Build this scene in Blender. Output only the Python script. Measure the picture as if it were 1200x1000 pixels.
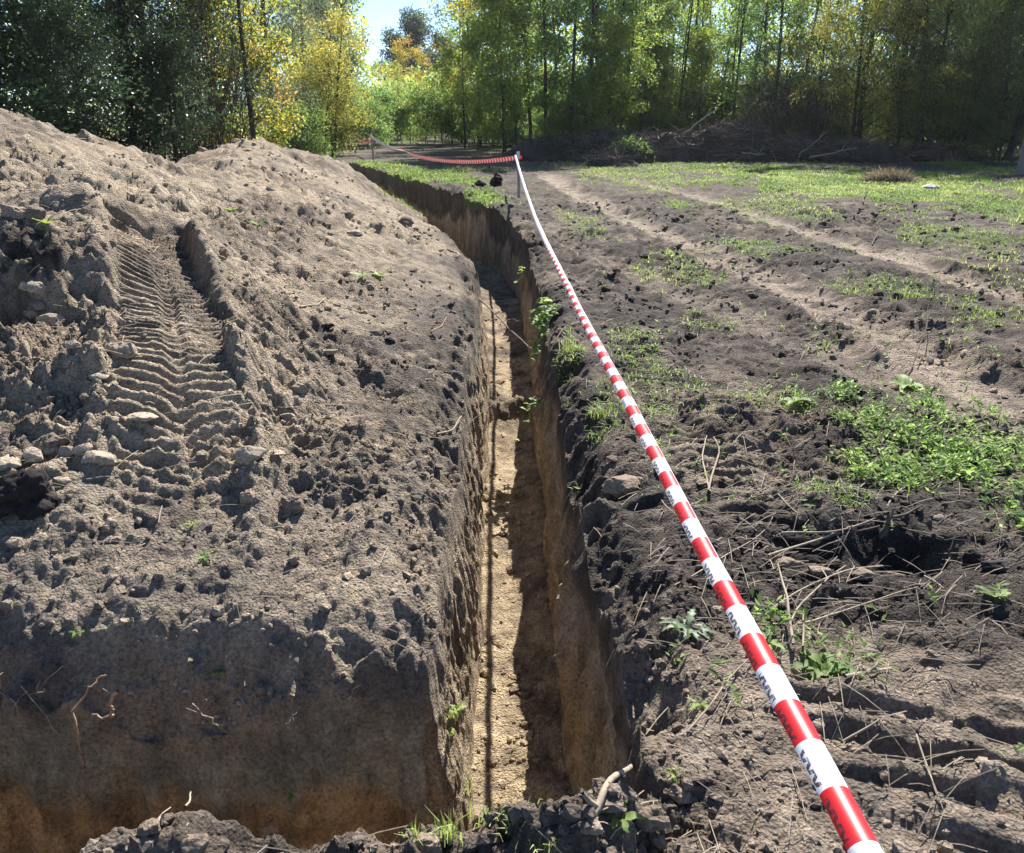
import bpy, math
import numpy as np
from mathutils import Vector

scene = bpy.context.scene
for o in list(bpy.data.objects):
    bpy.data.objects.remove(o)
COL = scene.collection
RNG = np.random.default_rng(7)

# ------------------------------------------------------------------ camera, sky, sun, exposure
PITCH = math.radians(20.9)
CAM_H = 1.6
FPX, CX, CY = 950.0, 600.0, 500.0            # focal length and centre for a 1200 x 1000 frame
cam = bpy.data.cameras.new('camera')
cam.sensor_width = 36.0
cam.lens = 36.0 * FPX / 1200.0
cam.clip_start, cam.clip_end = 0.05, 3000
cam_ob = bpy.data.objects.new('camera', cam)
COL.objects.link(cam_ob)
cam_ob.location = (0, 0, CAM_H)
cam_ob.rotation_euler = (math.radians(90) - PITCH, 0, 0)
scene.camera = cam_ob

SUN = Vector((0.29, 1.06, 1.0)).normalized()  # towards the sun
world = bpy.data.worlds.new('World')
scene.world = world
world.use_nodes = True
wn = world.node_tree.nodes
sky = wn.new('ShaderNodeTexSky')
sky.sky_type = 'NISHITA'
sky.sun_disc = False
sky.sun_elevation = math.asin(SUN.z)
sky.sun_rotation = math.atan2(SUN.x, SUN.y)
sky.dust_density = 0.0
sky.air_density = 0.62
sky.ozone_density = 3.4
world.node_tree.links.new(sky.outputs[0], wn['Background'].inputs[0])
wn['Background'].inputs[1].default_value = 0.084
sl = bpy.data.lights.new('sun', 'SUN')
sl.energy = 4.6
sl.angle = math.radians(0.5)
sl.color = (1.0, 0.955, 0.89)
so = bpy.data.objects.new('sun', sl)
COL.objects.link(so)
so.rotation_euler = (-SUN).to_track_quat('-Z', 'Y').to_euler()
so.location = (5, 20, 30)
scene.view_settings.view_transform = 'Standard'
scene.view_settings.look = 'None'
scene.view_settings.exposure = 1.42
scene.view_settings.gamma = 1.0
scene.cycles.max_bounces = 6
scene.cycles.transparent_max_bounces = 4

# ------------------------------------------------------------------ noise
def _hash(ix, iy, iz, seed):
    h = (ix.astype(np.int64) * 374761393 + iy.astype(np.int64) * 668265263 + iz * 2147483647 + seed * 1274126177) & 0x7fffffff
    h = ((h ^ (h >> 13)) * 1274126177) & 0x7fffffff
    h = ((h ^ (h >> 15)) * 668265263) & 0x7fffffff
    return ((h ^ (h >> 16)) & 0xffff) / 65535.0

def vn2(x, y, seed=0):
    x = np.asarray(x, float); y = np.asarray(y, float)
    ix = np.floor(x); iy = np.floor(y)
    fx = x - ix; fy = y - iy
    fx = fx * fx * fx * (fx * (fx * 6 - 15) + 10); fy = fy * fy * fy * (fy * (fy * 6 - 15) + 10)
    ix = ix.astype(np.int64); iy = iy.astype(np.int64)
    z = np.int64(0)
    a = _hash(ix, iy, z, seed); b = _hash(ix + 1, iy, z, seed)
    c = _hash(ix, iy + 1, z, seed); d = _hash(ix + 1, iy + 1, z, seed)
    return (a + (b - a) * fx) * (1 - fy) + (c + (d - c) * fx) * fy

def fbm(x, y, oct=4, seed=0, gain=0.5):
    r = 0; amp = 1; tot = 0; f = 1.0
    for k in range(oct):
        ca, sa = math.cos(0.6 * k), math.sin(0.6 * k)
        r = r + amp * (vn2((x * ca - y * sa) * f + 17.3 * k, (x * sa + y * ca) * f - 9.1 * k, seed + k) * 2 - 1)
        tot += amp; amp *= gain; f *= 2.03
    return r / tot

def vn3(x, y, z, seed=0):
    iz = np.floor(z); fz = z - iz
    fz = fz * fz * (3 - 2 * fz)
    ix = np.floor(x); iy = np.floor(y)
    fx = x - ix; fy = y - iy
    fx = fx * fx * (3 - 2 * fx); fy = fy * fy * (3 - 2 * fy)
    ix = ix.astype(np.int64); iy = iy.astype(np.int64); iz = iz.astype(np.int64)
    def pl(k):
        a = _hash(ix, iy, k, seed); b = _hash(ix + 1, iy, k, seed)
        c = _hash(ix, iy + 1, k, seed); d = _hash(ix + 1, iy + 1, k, seed)
        return (a + (b - a) * fx) * (1 - fy) + (c + (d - c) * fx) * fy
    p0 = pl(iz); p1 = pl(iz + 1)
    return (p0 + (p1 - p0) * fz) * 2 - 1

def clodf(x, y, seed=0, dens=0.6):
    """rounded lumps of varied size, 0..1, one candidate per unit cell"""
    ix = np.floor(x).astype(np.int64); iy = np.floor(y).astype(np.int64)
    r = np.zeros_like(x)
    z = np.int64(0)
    for dx in (-1, 0, 1):
        for dy in (-1, 0, 1):
            jx = ix + dx; jy = iy + dy
            px = jx + _hash(jx, jy, z, seed + 1); py = jy + _hash(jx, jy, z, seed + 2)
            rad = 0.2 + 0.5 * _hash(jx, jy, z, seed + 3)
            on = _hash(jx, jy, z, seed + 4) < dens
            d2 = ((x - px) ** 2 + (y - py) ** 2) / rad ** 2
            r = np.maximum(r, np.where(on, np.clip(1 - d2, 0, 1) ** .75 * rad, 0))
    return r

def sstep(a, b, x):
    t = np.clip((x - a) / (b - a), 0, 1)
    return t * t * (3 - 2 * t)

# ------------------------------------------------------------------ camera maths for measuring places in the photograph
CP, SP = math.cos(PITCH), math.sin(PITCH)
def ray(px, py):
    a = (px - CX) / FPX; b = -(py - CY) / FPX
    return np.array((a, CP + SP * b, -SP + CP * b))
def at_Y(px, py, Y):
    r = ray(px, py); s = Y / r[1]
    return np.array((r[0] * s, Y, CAM_H + r[2] * s))
def at_z(px, py, z=0.0):
    r = ray(px, py); s = (z - CAM_H) / r[2]
    return np.array((r[0] * s, r[1] * s, z))
def x_at(px, Y, z=0.0):
    return (px - CX) / FPX * (Y * CP - (z - CAM_H) * SP)

# ------------------------------------------------------------------ shape of the land
XC_Y = np.array([-30, 0, 8, 10, 12, 14, 17.2, 21.8, 28, 35, 45, 400.])
XC_X = np.array([.45, .09, -.01, -.04, -.1, -.4, -1.33, -3.0, -5.3, -7.7, -11., -150.])
_yy = np.linspace(-30, 60, 3000)
_xx = np.interp(_yy, XC_Y, XC_X)
_k = np.exp(-np.linspace(-2, 2, 61) ** 2); _k /= _k.sum()
_xx[30:-30] = np.convolve(_xx, _k, 'valid')
def xc(y):
    return np.where(y < 60, np.interp(y, _yy, _xx), np.interp(y, XC_Y, XC_X))
DEPTH = 1.12
def nL(y): return 0.05 * fbm(y * 1.3, y * 0 + 3.1, 3, 11) + 0.016 * fbm(y * 7, y * 0 + 1.7, 2, 13)
def nR(y): return 0.05 * fbm(y * 1.1, y * 0 + 7.7, 3, 21) + 0.006 * fbm(y * 6, y * 0 + 5.2, 2, 23) + .02 * np.exp(-((y - 2.5) / .35) ** 2) - .03 * sstep(2.2, 1.6, y)
def nE(x): return 0.08 * fbm(x * 1.2, x * 0 + 31.7, 4, 31) + 0.03 * fbm(x * 8, x * 0 + 2.2, 2, 33)
def uL(y): return -0.345 + nL(y) - .26 * np.exp(-((y - 13.2) / 3.0) ** 2)
def uR(y): return 0.285 + nR(y)
def yE(x): return 2.2 + nE(x)
def yN(x): return 1.50 - 0.36 * sstep(-0.75, -1.3, x) + 0.05 * fbm(x * 3, x * 0 + 8, 4, 41) + 0.05 * sstep(.14, .3, x)

CTRL_PX = [  # px, py, distance ahead: points on the spoil bank read off the photograph
    (0, 775, 2.2), (200, 770, 2.2), (400, 762, 2.2), (480, 800, 2.12),
    (0, 650, 2.62), (150, 650, 2.66), (300, 650, 2.7), (430, 650, 2.72),
    (0, 540, 3.1), (215, 540, 3.2), (330, 540, 3.38), (450, 540, 3.5),
    (0, 470, 3.45), (200, 470, 3.5), (330, 470, 4.0), (450, 470, 4.5),
    (0, 400, 3.95), (100, 400, 3.95), (205, 400, 4.0), (330, 400, 4.75), (450, 400, 5.4), (530, 400, 5.7),
    (0, 335, 4.5), (100, 335, 4.7), (190, 320, 5.2), (330, 320, 6.4), (450, 320, 7.75), (530, 330, 8.2), (500, 280, 10.7),
    (0, 290, 4.75), (110, 285, 5.1), (240, 270, 6.4), (350, 260, 8.6), (450, 260, 12.2),
    (0, 240, 6.2), (120, 240, 6.8), (250, 225, 8.8), (350, 225, 11.2), (430, 225, 16.6),
    (0, 200, 7.2), (80, 205, 7.4), (150, 205, 8.2), (230, 203, 9.6), (300, 200, 12.6), (360, 205, 14.0),
    (0, 127, 9.0), (80, 157, 9.1), (180, 189, 9.6),
    (195, 212, 10.9), (212, 213, 11.4), (228, 206, 12.6), (258, 181, 14.0), (315, 172, 16.0), (350, 182, 17.0), (385, 195, 18.6), (-150, 130, 8), (-150, 250, 5.5), (-150, 400, 3.7), (-150, 650, 2.6),
]
_c = [at_Y(*c) for c in CTRL_PX]
for y in (2.3, 3, 4, 5.5, 7, 9):
    _c.append(np.array((float(xc(y)) - .36, y, 0.02)))
for y, z in ((11, -.12), (13.5, -.24), (16, -.32), (19, -.34), (22, -.32), (26, -.26), (31, -.12), (36, 0)):
    _c.append(np.array((float(xc(y)) - .65, y, z)))
    if y > 17:
        _c.append(np.array((float(xc(y)) - 2.2, y, z + .25 * (y < 24))))
for c in ((-9, 13.5, .15), (-6.2, 12.0, .45), (-7.4, 14.5, .2), (-8, 16, .1), (-5.9, 11.0, .72), (-8.5, 21, .1), (-14, 12, .4), (-13, 22, 0), (-20, 30, 0), (-11, 30, 0), (-16, 8, .8), (-14, 4, .4),
          (-4, 0, .1), (-10, 0, .3), (0, 0, 0.02), (-1.5, 1, .02), (-25, 15, 0), (-30, 0, 0), (-20, 45, 0), (-8, 42, 0), (-8.4, 9.8, 1.75), (-10, 9.5, 1.5), (-9, 5.5, 1.0)):
    _c.append(np.array(c, float))
_c = np.array(_c)
def _tk(r2): return 0.5 * r2 * np.log(r2 + 1e-9)
_n = len(_c)
_A = np.zeros((_n + 3, _n + 3))
_d2 = (_c[:, None, 0] - _c[None, :, 0]) ** 2 + (_c[:, None, 1] - _c[None, :, 1]) ** 2
_A[:_n, :_n] = _tk(_d2) + np.eye(_n) * 0.03
_A[:_n, _n] = 1; _A[:_n, _n + 1:] = _c[:, :2]; _A[_n:, :_n] = _A[:_n, _n:].T
_w = np.linalg.solve(_A, np.concatenate([_c[:, 2], np.zeros(3)]))
def tps(x, y):
    sh = np.shape(x); x = np.ravel(x); y = np.ravel(y)
    out = np.empty(len(x))
    for a in range(0, len(x), 60000):
        X = x[a:a + 60000]; Y = y[a:a + 60000]
        d2 = (X[:, None] - _c[None, :, 0]) ** 2 + (Y[:, None] - _c[None, :, 1]) ** 2
        out[a:a + 60000] = _tk(d2) @ _w[:_n] + _w[_n] + _w[_n + 1] * X + _w[_n + 2] * Y
    return out.reshape(sh)

def bank(x, y):
    """smooth height of the spoil bank and the ground left of the trench"""
    u = x - xc(y)
    fade = (1 - sstep(32, 42, y)) * (1 - sstep(14, 26, -x)) * sstep(-1, 1, y)
    z = np.where((u < 0.0) & (y < 45) & (x > -30), tps(np.clip(x, -30, 2), np.clip(y, -1, 45)), 0)
    return np.clip(z, -0.42, 2.0) * fade * sstep(0.05, -0.3, u)

def polyline(pts, n):
    p = np.array(pts, float)
    s = np.concatenate([[0], np.cumsum(np.hypot(*(np.diff(p[:, :2], axis=0).T)))])
    t = np.linspace(0, s[-1], n)
    q = np.stack([np.interp(t, s, p[:, k]) for k in range(2)], 1)
    for _ in range(12):
        q[1:-1] = .25 * q[:-2] + .5 * q[1:-1] + .25 * q[2:]
    return q

def along(x, y, q):
    """signed lateral offset and arc length of points relative to polyline q; only for points near it"""
    seg = np.hypot(*(np.diff(q, axis=0).T)); s = np.concatenate([[0], np.cumsum(seg)])
    tan = np.gradient(q, axis=0); tan /= np.linalg.norm(tan, axis=1)[:, None]
    best = np.full(x.shape, 1e9); bi = np.zeros(x.shape, int)
    for i in range(len(q)):
        d = (x - q[i, 0]) ** 2 + (y - q[i, 1]) ** 2
        m = d < best
        best[m] = d[m]; bi[m] = i
    dx = x - q[bi, 0]; dy = y - q[bi, 1]
    lat = dx * tan[bi, 1] - dy * tan[bi, 0]
    t = s[bi] + dx * tan[bi, 0] + dy * tan[bi, 1]
    return lat, t, s[-1]

def bank_hit(px, py):
    r = ray(px, py); s = np.linspace(1.0, 45, 4000)
    X, Y, Z = r[0] * s, r[1] * s, CAM_H + r[2] * s
    i = np.argmax(Z < bank(X, Y))
    return np.array((X[i], Y[i], Z[i]))

TRACK = polyline([bank_hit(*p) for p in ((175, 655), (200, 600), (212, 540), (210, 480), (206, 420), (200, 370), (190, 320), (178, 285), (168, 258))], 110)
RUT_A = polyline([at_z(*p) for p in ((640, 205), (690, 236), (770, 270), (850, 305), (950, 350), (1050, 400), (1150, 455), (1300, 530))], 60)
RUT_B = polyline([at_z(*p) for p in ((700, 205), (800, 227), (870, 247), (950, 275), (1050, 305), (1150, 335), (1320, 390))], 60)
RUT_C = polyline([at_z(*p) for p in ((672, 330), (720, 420), (790, 520), (900, 640), (1000, 720), (1100, 790), (1230, 870))], 50)
RUT_D = polyline([at_z(*p) for p in ((700, 300), (800, 345), (900, 385), (1000, 420), (1150, 500))], 50)
PIT = at_z(1050, 645)
STEP = bank_hit(45, 315)
FOLD = bank_hit(60, 255)

def edge_dist(x, y, u=None):
    """negative inside the dug trench: main arm straight ahead, side arm to the left"""
    if u is None:
        u = x - xc(y)
    ul, ur, ye, yn = uL(y), uR(y), yE(x), yN(x)
    dl = ul - u
    main_side = dl
    a = main_side; b = y - ye                                   # left wall of main arm, far wall of side arm: convex corner
    k = 0.10
    h = np.clip(0.5 + 0.5 * (b - a) / k, 0, 1)
    corner = b * (1 - h) + a * h - k * h * (1 - h)              # smooth minimum
    return np.maximum(np.maximum(corner, u - ur), np.maximum(yn - y, y - 34.0))

WALL = 0.075
WALL_L = 0.115
def wall_w(x, y, u): return WALL + (WALL_L - WALL) * sstep(0, .16, y - yE(x)) * (u < 0.0)
def top(x, y, u, detail):
    left = sstep(0.1, -0.1, u)
    nr = 1 - sstep(12, 40, y)
    z = bank(x, y)
    hgt = np.clip(z / .4, 0, 1)
    # right-hand field
    fr = 1 - left
    z = z + fr * (0.05 * fbm(x * .35, y * .35, 3, 51) * nr)
    z = z + fr * 0.16 * sstep(11.5, 15, y) * (1 - sstep(26, 36, y)) * (1 - sstep(0.5, 2.2, u)) * (1 + .4 * fbm(x * 1.5, y * 1.5, 2, 77))
    z = z + sstep(60, 400, y) * 0 
    g = np.exp(-((x - PIT[0]) / .30) ** 2 - ((y - PIT[1]) / .13) ** 2)
    z = z - 0.13 * g
    z = z + 0.07 * np.exp(-((x - PIT[0] - .15) / .5) ** 2 - ((y - PIT[1] - .35) / .2) ** 2)
    # heaped lumps on the near lip
    lip = np.exp(-((y - yN(x) + .1) / .13) ** 2) * (y < yN(x) + .3)
    z = z + lip * (.055 + .03 * sstep(-.15, -.4, x) + .17 * fbm(x * 5, y * 5, 4, 81)) * (x > -1.6) * (1 - sstep(.35, .7, x))
    # left bank: benches
    m = np.exp(-((x - STEP[0]) / .55) ** 2) * (u < -1)
    w = y - STEP[1] + .35 * fbm(x * 2, y * 2, 4, 91)
    z = z + m * (.15 * sstep(-.09, .10, w) * (1 - sstep(.15, 1.0, w)) - .07 * sstep(-.5, -.05, w) * (1 - sstep(-.07, .06, w)))
    m = np.exp(-((x - FOLD[0]) / .9) ** 2) * (u < -1)
    w = y - FOLD[1] + .12 * fbm(x * 1.5, y * 1.5, 3, 93) + .35 * (x - FOLD[0])
    z = z + m * .16 * sstep(-.08, .2, w) * (1 - sstep(.25, 1.3, w))
    z = z + left * hgt * (.075 * fbm(x * .9, y * .9, 3, 61)) + left * sstep(.4, .9, z) * sstep(8, 11, y) * .20 * fbm(x * 1.3, y * 1.3, 3, 62)
    # tyre track pressed into the bank, lugs in chevrons
    box = (x > TRACK[:, 0].min() - .7) & (x < TRACK[:, 0].max() + .7) & (y > TRACK[:, 1].min() - .6) & (y < TRACK[:, 1].max() + .6)
    soft = np.ones_like(z)
    if box.any():
        lat, t, L = along(x[box], y[box], TRACK)
        wob = .012 * fbm(x[box] * 5, y[box] * 5, 2, 71)
        lat = lat + wob
        f = np.clip(t / L, 0, 1)
        endm = sstep(-.1, .3, t) * (1 - sstep(L - .22, L + .05, t))
        inside = (1 - sstep(.23, .275, np.abs(lat))) * endm
        dep = .035 + .10 * f + .03 * sstep(.72, 1., f)
        ph = (t - .42 * np.abs(lat)) / .080
        ph = ph + .025 * fbm(x[box] * 6, y[box] * 6, 2, 74)
        lug = np.abs(ph - np.floor(ph) - .5) * 2
        lug = sstep(.32, .68, lug)
        lug = lug * (.55 + .45 * sstep(.02, .06, np.abs(lat)))
        strength = sstep(.02, .35, f) * (.6 + .6 * vn2(x[box] * 3, y[box] * 3, 75))
        z[box] = z[box] * (1 - inside) + (bank(x[box], y[box]) + .02) * inside
        zz = z[box] - inside * dep + inside * .072 * lug * strength
        zz = zz + endm * .13 * np.exp(-((lat - .33) / .065) ** 2) * (.5 + .6 * f + .5 * fbm(x[box] * 4, y[box] * 4, 2, 72))
        zz = zz + endm * .04 * np.exp(-((lat + .34) / .08) ** 2)
        z[box] = zz
        soft[box] = 1 - .85 * inside * sstep(.05, .3, f)
    # ruts on the field
    dark_lugs = 0
    for q, wid, dp, lg in ((RUT_A, .26, .05, .012), (RUT_B, .25, .04, .01), (RUT_C, .22, .035, .022), (RUT_D, .22, .03, .02)):
        box = (x > q[:, 0].min() - .6) & (x < q[:, 0].max() + .6) & (y > q[:, 1].min() - .6) & (y < q[:, 1].max() + .6) & (u > .25)
        if box.any():
            lat, t, L = along(x[box], y[box], q)
            lat = lat + .05 * fbm(x[box] * 2, y[box] * 2, 2, 95)
            ins = (1 - sstep(wid * .7, wid * 1.15, np.abs(lat)))
            ph = (t - .5 * np.abs(lat)) / .14 + .25 * fbm(x[box] * 4, y[box] * 4, 2, 97)
            lug = sstep(.2, .8, np.abs(ph - np.floor(ph) - .5) * 2)
            patch = sstep(-.15, .3, fbm(x[box] * .9, y[box] * .9, 2, 98)) * (1 - sstep(9, 14, y[box]))
            z[box] += ins * (-dp + lug * lg * (.35 + patch)) + dp * .8 * np.exp(-((np.abs(lat) - wid * 1.25) / .09) ** 2) * (.6 + .6 * fbm(x[box] * 5, y[box] * 5, 2, 96))
            soft[box] *= 1 - .4 * ins
    # compact pale ground at the lower right with pressed lug ridges
    cm = compact(x, y)
    ph = (y * .9 + x * .35 + .13 * fbm(x * 2.2, y * 2.2, 3, 99)) / .135
    ridge = np.abs(ph - np.floor(ph) - .5) * 2
    z = z + cm * .04 * (sstep(.3, .75, ridge) - .5) * sstep(.55, .95, x) * sstep(-.3, .2, fbm(x * 1.7, y * 1.7, 2, 101))
    soft *= 1 - .55 * cm
    # crumbled lips
    if detail:
        near = 1 - sstep(18, 45, y)
        soft = soft * (1 - .5 * sstep(-.45, -.9, x) * sstep(3.5, 2.9, y) * sstep(-.4, .2, fbm(x * 1.1, y * 1.1, 2, 88)))
        rough = (left * (.75 + .25 * hgt) + fr * .72) * soft * near
        var = .45 + .9 * sstep(-.2, .35, fbm(x * .7, y * .7, 3, 102))
        wx = x + .05 * fbm(x * 6, y * 6, 2, 107); wy = y + .05 * fbm(x * 6 + 40, y * 6, 2, 108)
        bil = lambda f, sd: .32 - np.abs(vn2(wx * f, wy * f, sd) * 2 - 1)
        z = z + rough * var * (.075 * fbm(x * 2.4, y * 2.4, 3, 103, .55) + .034 * bil(4.1, 104) + .058 * fbm(wx * 8, wy * 8, 3, 105, .6) + .016 * bil(14, 109) + .042 * fbm(wx * 31, wy * 31, 3, 106, .7))
        cl = sstep(-.2, .25, fbm(x * 1.3, y * 1.3, 3, 115))
        z = z - rough * .03
        z = z + rough * (cl * (1 - .5 * fr)) * (.066 * clodf(wx * 5.0, wy * 5.0, 110, .35) + .050 * clodf(wx * 10, wy * 10, 120, .5))
        z = z + rough * .026 * clodf(wx * 23, wy * 23, 130, .6)
        rid = 1 - np.abs(fbm(x * 2.3, y * 3.5, 3, 140))
        z = z + fr * near * soft * .03 * (rid ** 4)
        z = z + (1 - soft) * .006 * fbm(x * 30, y * 30, 2, 141)
    return z

CW = at_z(1080, 860)
def compact(x, y):
    d = np.sqrt(((x - 1.15) / .95) ** 2 + ((y - 1.75) / .62) ** 2)
    return (1 - sstep(.65, 1.1, d + .25 * fbm(x * 2, y * 2, 3, 151))) * (x > .35)

def surf(x, y, u=None, detail=True):
    x = np.asarray(x, float); y = np.asarray(y, float)
    if u is None:
        u = x - xc(y)
    d = edge_dist(x, y, u)
    z = top(x, y, u, detail)
    nearr = 1 - sstep(7.5, 11, y)
    ln = np.where(u < -.05, .08 + .08 * sstep(6, 3, y) + .04 * sstep(2.6, 2.2, y), .045 + .125 * nearr) * (1 + 1.1 * fbm(x * 2.6, y * 2.6, 3, 83)) * sstep(1.75, 1.95, y)
    sh = sstep(.27, -.01, d) ** 1.4 * (d > -.3) * (y < 34)
    z = z - ln * sh
    if detail:
        edge = np.exp(-((d - .07) / .10) ** 2) * (d > -.05) * (y < 34) * sstep(1.75, 1.95, y) * (1 - .6 * sstep(10, 20, y))
        z = z + edge * (.085 * fbm(x * 5.5, y * 5.5, 3, 85, .6) + .05 * fbm(x * 15, y * 15, 3, 86, .6) + .035 * clodf(x * 13, y * 13, 87, .5))
    ww = wall_w(x, y, u)
    s = np.clip(-d / ww, 0, 1)
    fl = -DEPTH + .02 * fbm(x * 2, y * 2, 3, 161) + .10 * sstep(8, 11, y) + .12 * (y > 5.6) * np.exp(-((y - 9) / 3) ** 2)
    if detail:
        fl = fl + .03 * clodf(x * 13, y * 13, 170, .4) * sstep(-.2, .3, fbm(x * 3, y * 3, 2, 171)) + .014 * clodf(x * 30, y * 30, 172, .5) + .008 * fbm(x * 22, y * 22, 2, 173)
    fl = fl + .10 * sstep(.26, .1, d + .1 * WALL + .34) * 0
    foot = sstep(-.24, -.08, d + ww - .075) * (d < -ww * .9)
    fl = fl + .05 * foot * (.5 + .8 * fbm(x * 5, y * 5, 2, 175))
    # clod wall half way: loose heap across the trench floor
    fl = fl + .16 * np.exp(-((y - 7.1) / .16) ** 2) * (1 + .3 * fbm(x * 6, y * 6, 2, 176))
    return z * (1 - s) + fl * s, s, d

def hz(x, y):
    return float(surf(np.array([x]), np.array([y]))[0][0])
def hzs(x, y):
    return surf(x, y)[0]
def hit(px, py):
    """where a pixel of the photograph lies on the finished ground"""
    r = ray(px, py); s = np.geomspace(1.0, 70, 2500)
    X, Y, Z = r[0] * s, r[1] * s, CAM_H + r[2] * s
    below = Z < surf(X, Y)[0]
    if not below.any():
        return at_z(px, py)
    i = np.argmax(below)
    return np.array((X[i], Y[i], hz(X[i], Y[i])))

# ------------------------------------------------------------------ patches of green (centre pixel, radii in pixels, density)
GRASS_PX = [(1000, 212, 175, 17, 1), (1150, 240, 60, 20, .7), (905, 216, 85, 10, .9), (1180, 200, 40, 12, .8), (960, 181, 150, 7, .45), (790, 187, 90, 8, .45),
            (500, 209, 72, 13, 1), (570, 236, 30, 13, .9), (445, 198, 45, 8, .7), (640, 182, 40, 5, .6),
            (795, 312, 55, 22, .6), (885, 290, 55, 11, .8), (1080, 340, 75, 17, .55), (1150, 370, 60, 10, .6), (1110, 270, 45, 14, .5),
            (740, 410, 30, 28, .4), (668, 410, 16, 22, .7), (709, 486, 16, 16, .8), (795, 243, 22, 6, .7), (680, 262, 34, 13, .3), (1150, 290, 60, 24, .35),
            (980, 585, 45, 22, .5), (940, 465, 80, 22, .45), (1170, 320, 40, 20, .4), (760, 455, 70, 25, .2), (730, 200, 70, 14, .3), (900, 245, 60, 12, .3), (850, 375, 60, 12, .3), (960, 400, 50, 14, .3)]
WEED_PX = [(1090, 510, 115, 62, 1), (1170, 575, 45, 45, .7), (990, 470, 45, 18, .6), (960, 770, 45, 28, .5), (905, 745, 22, 22, .5), (700, 345, 25, 12, .25), (775, 540, 18, 20, .4)]
def to_world(p):
    a = at_z(p[0], p[1]); r = abs(x_at(p[0] + p[2], a[1]) - a[0])
    ry = (at_z(p[0], max(p[1] - p[3], 150))[1] - at_z(p[0], p[1] + p[3])[1]) / 2
    return a[0], a[1], r, ry, p[4]
GRASS = [to_world(p) for p in GRASS_PX]
WEED = [to_world(p) for p in WEED_PX]
def mask(x, y, lst, seed):
    m = np.zeros_like(x)
    n = .7 * fbm(x * .9, y * .6, 3, seed) + .7 * fbm(x * 4, y * 3, 3, seed + 5) - .05
    for cx, cy, rx, ry, d in lst:
        q = np.sqrt(((x - cx) / rx) ** 2 + ((y - cy) / ry) ** 2) + n
        m = np.maximum(m, d * (1 - sstep(.55, 1.05, q)))
    return m

# ------------------------------------------------------------------ colour of the soil (albedo, with some haze and shade painted in)
def mix(a, b, t):
    return a * (1 - t[:, None]) + b * t[:, None]
C = lambda *v: np.array(v)[None, :]
DARK, BROWN, DRY, PALE, TAN, SAND, HUMUS = C(.058, .046, .038), C(.125, .098, .078), C(.36, .285, .20), C(.45, .37, .265), C(.46, .36, .245), C(.44, .34, .215), C(.032, .026, .022)
BLOBS = [  # px, py, rx, ry, tone: dark humus or pale dry soil on the left bank
    (500, 400, 60, 70, 'd', .8), (400, 395, 110, 14, 'd', .6), (440, 520, 60, 30, 'd', .3), (45, 310, 60, 22, 'h', .95), (30, 572, 26, 22, 'h', 0), (330, 610, 90, 40, 'p', .3),
    (400, 560, 50, 20, 'd', .25), (340, 265, 60, 60, 'b', .3), (90, 235, 90, 18, 'b', .5), (200, 285, 50, 30, 'b', .6), (450, 690, 60, 60, 'p', .5), (80, 700, 150, 60, 'p', .3),
    (230, 230, 90, 14, 'p', .5), (300, 720, 110, 30, 'p', .4), (215, 590, 60, 40, 'd', .45), (470, 240, 60, 30, 'b', .4), (430, 340, 60, 30, 'd', .35)]
_bl = []
for px, py, rx, ry, k, s in BLOBS:
    c = bank_hit(px, py); e = bank_hit(px + rx, py); f = bank_hit(px, py - ry)
    _bl.append((c[0], c[1], max(.1, abs(e[0] - c[0])), max(.1, min(abs(f[1] - c[1]), 2.5)), k, s))
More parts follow.
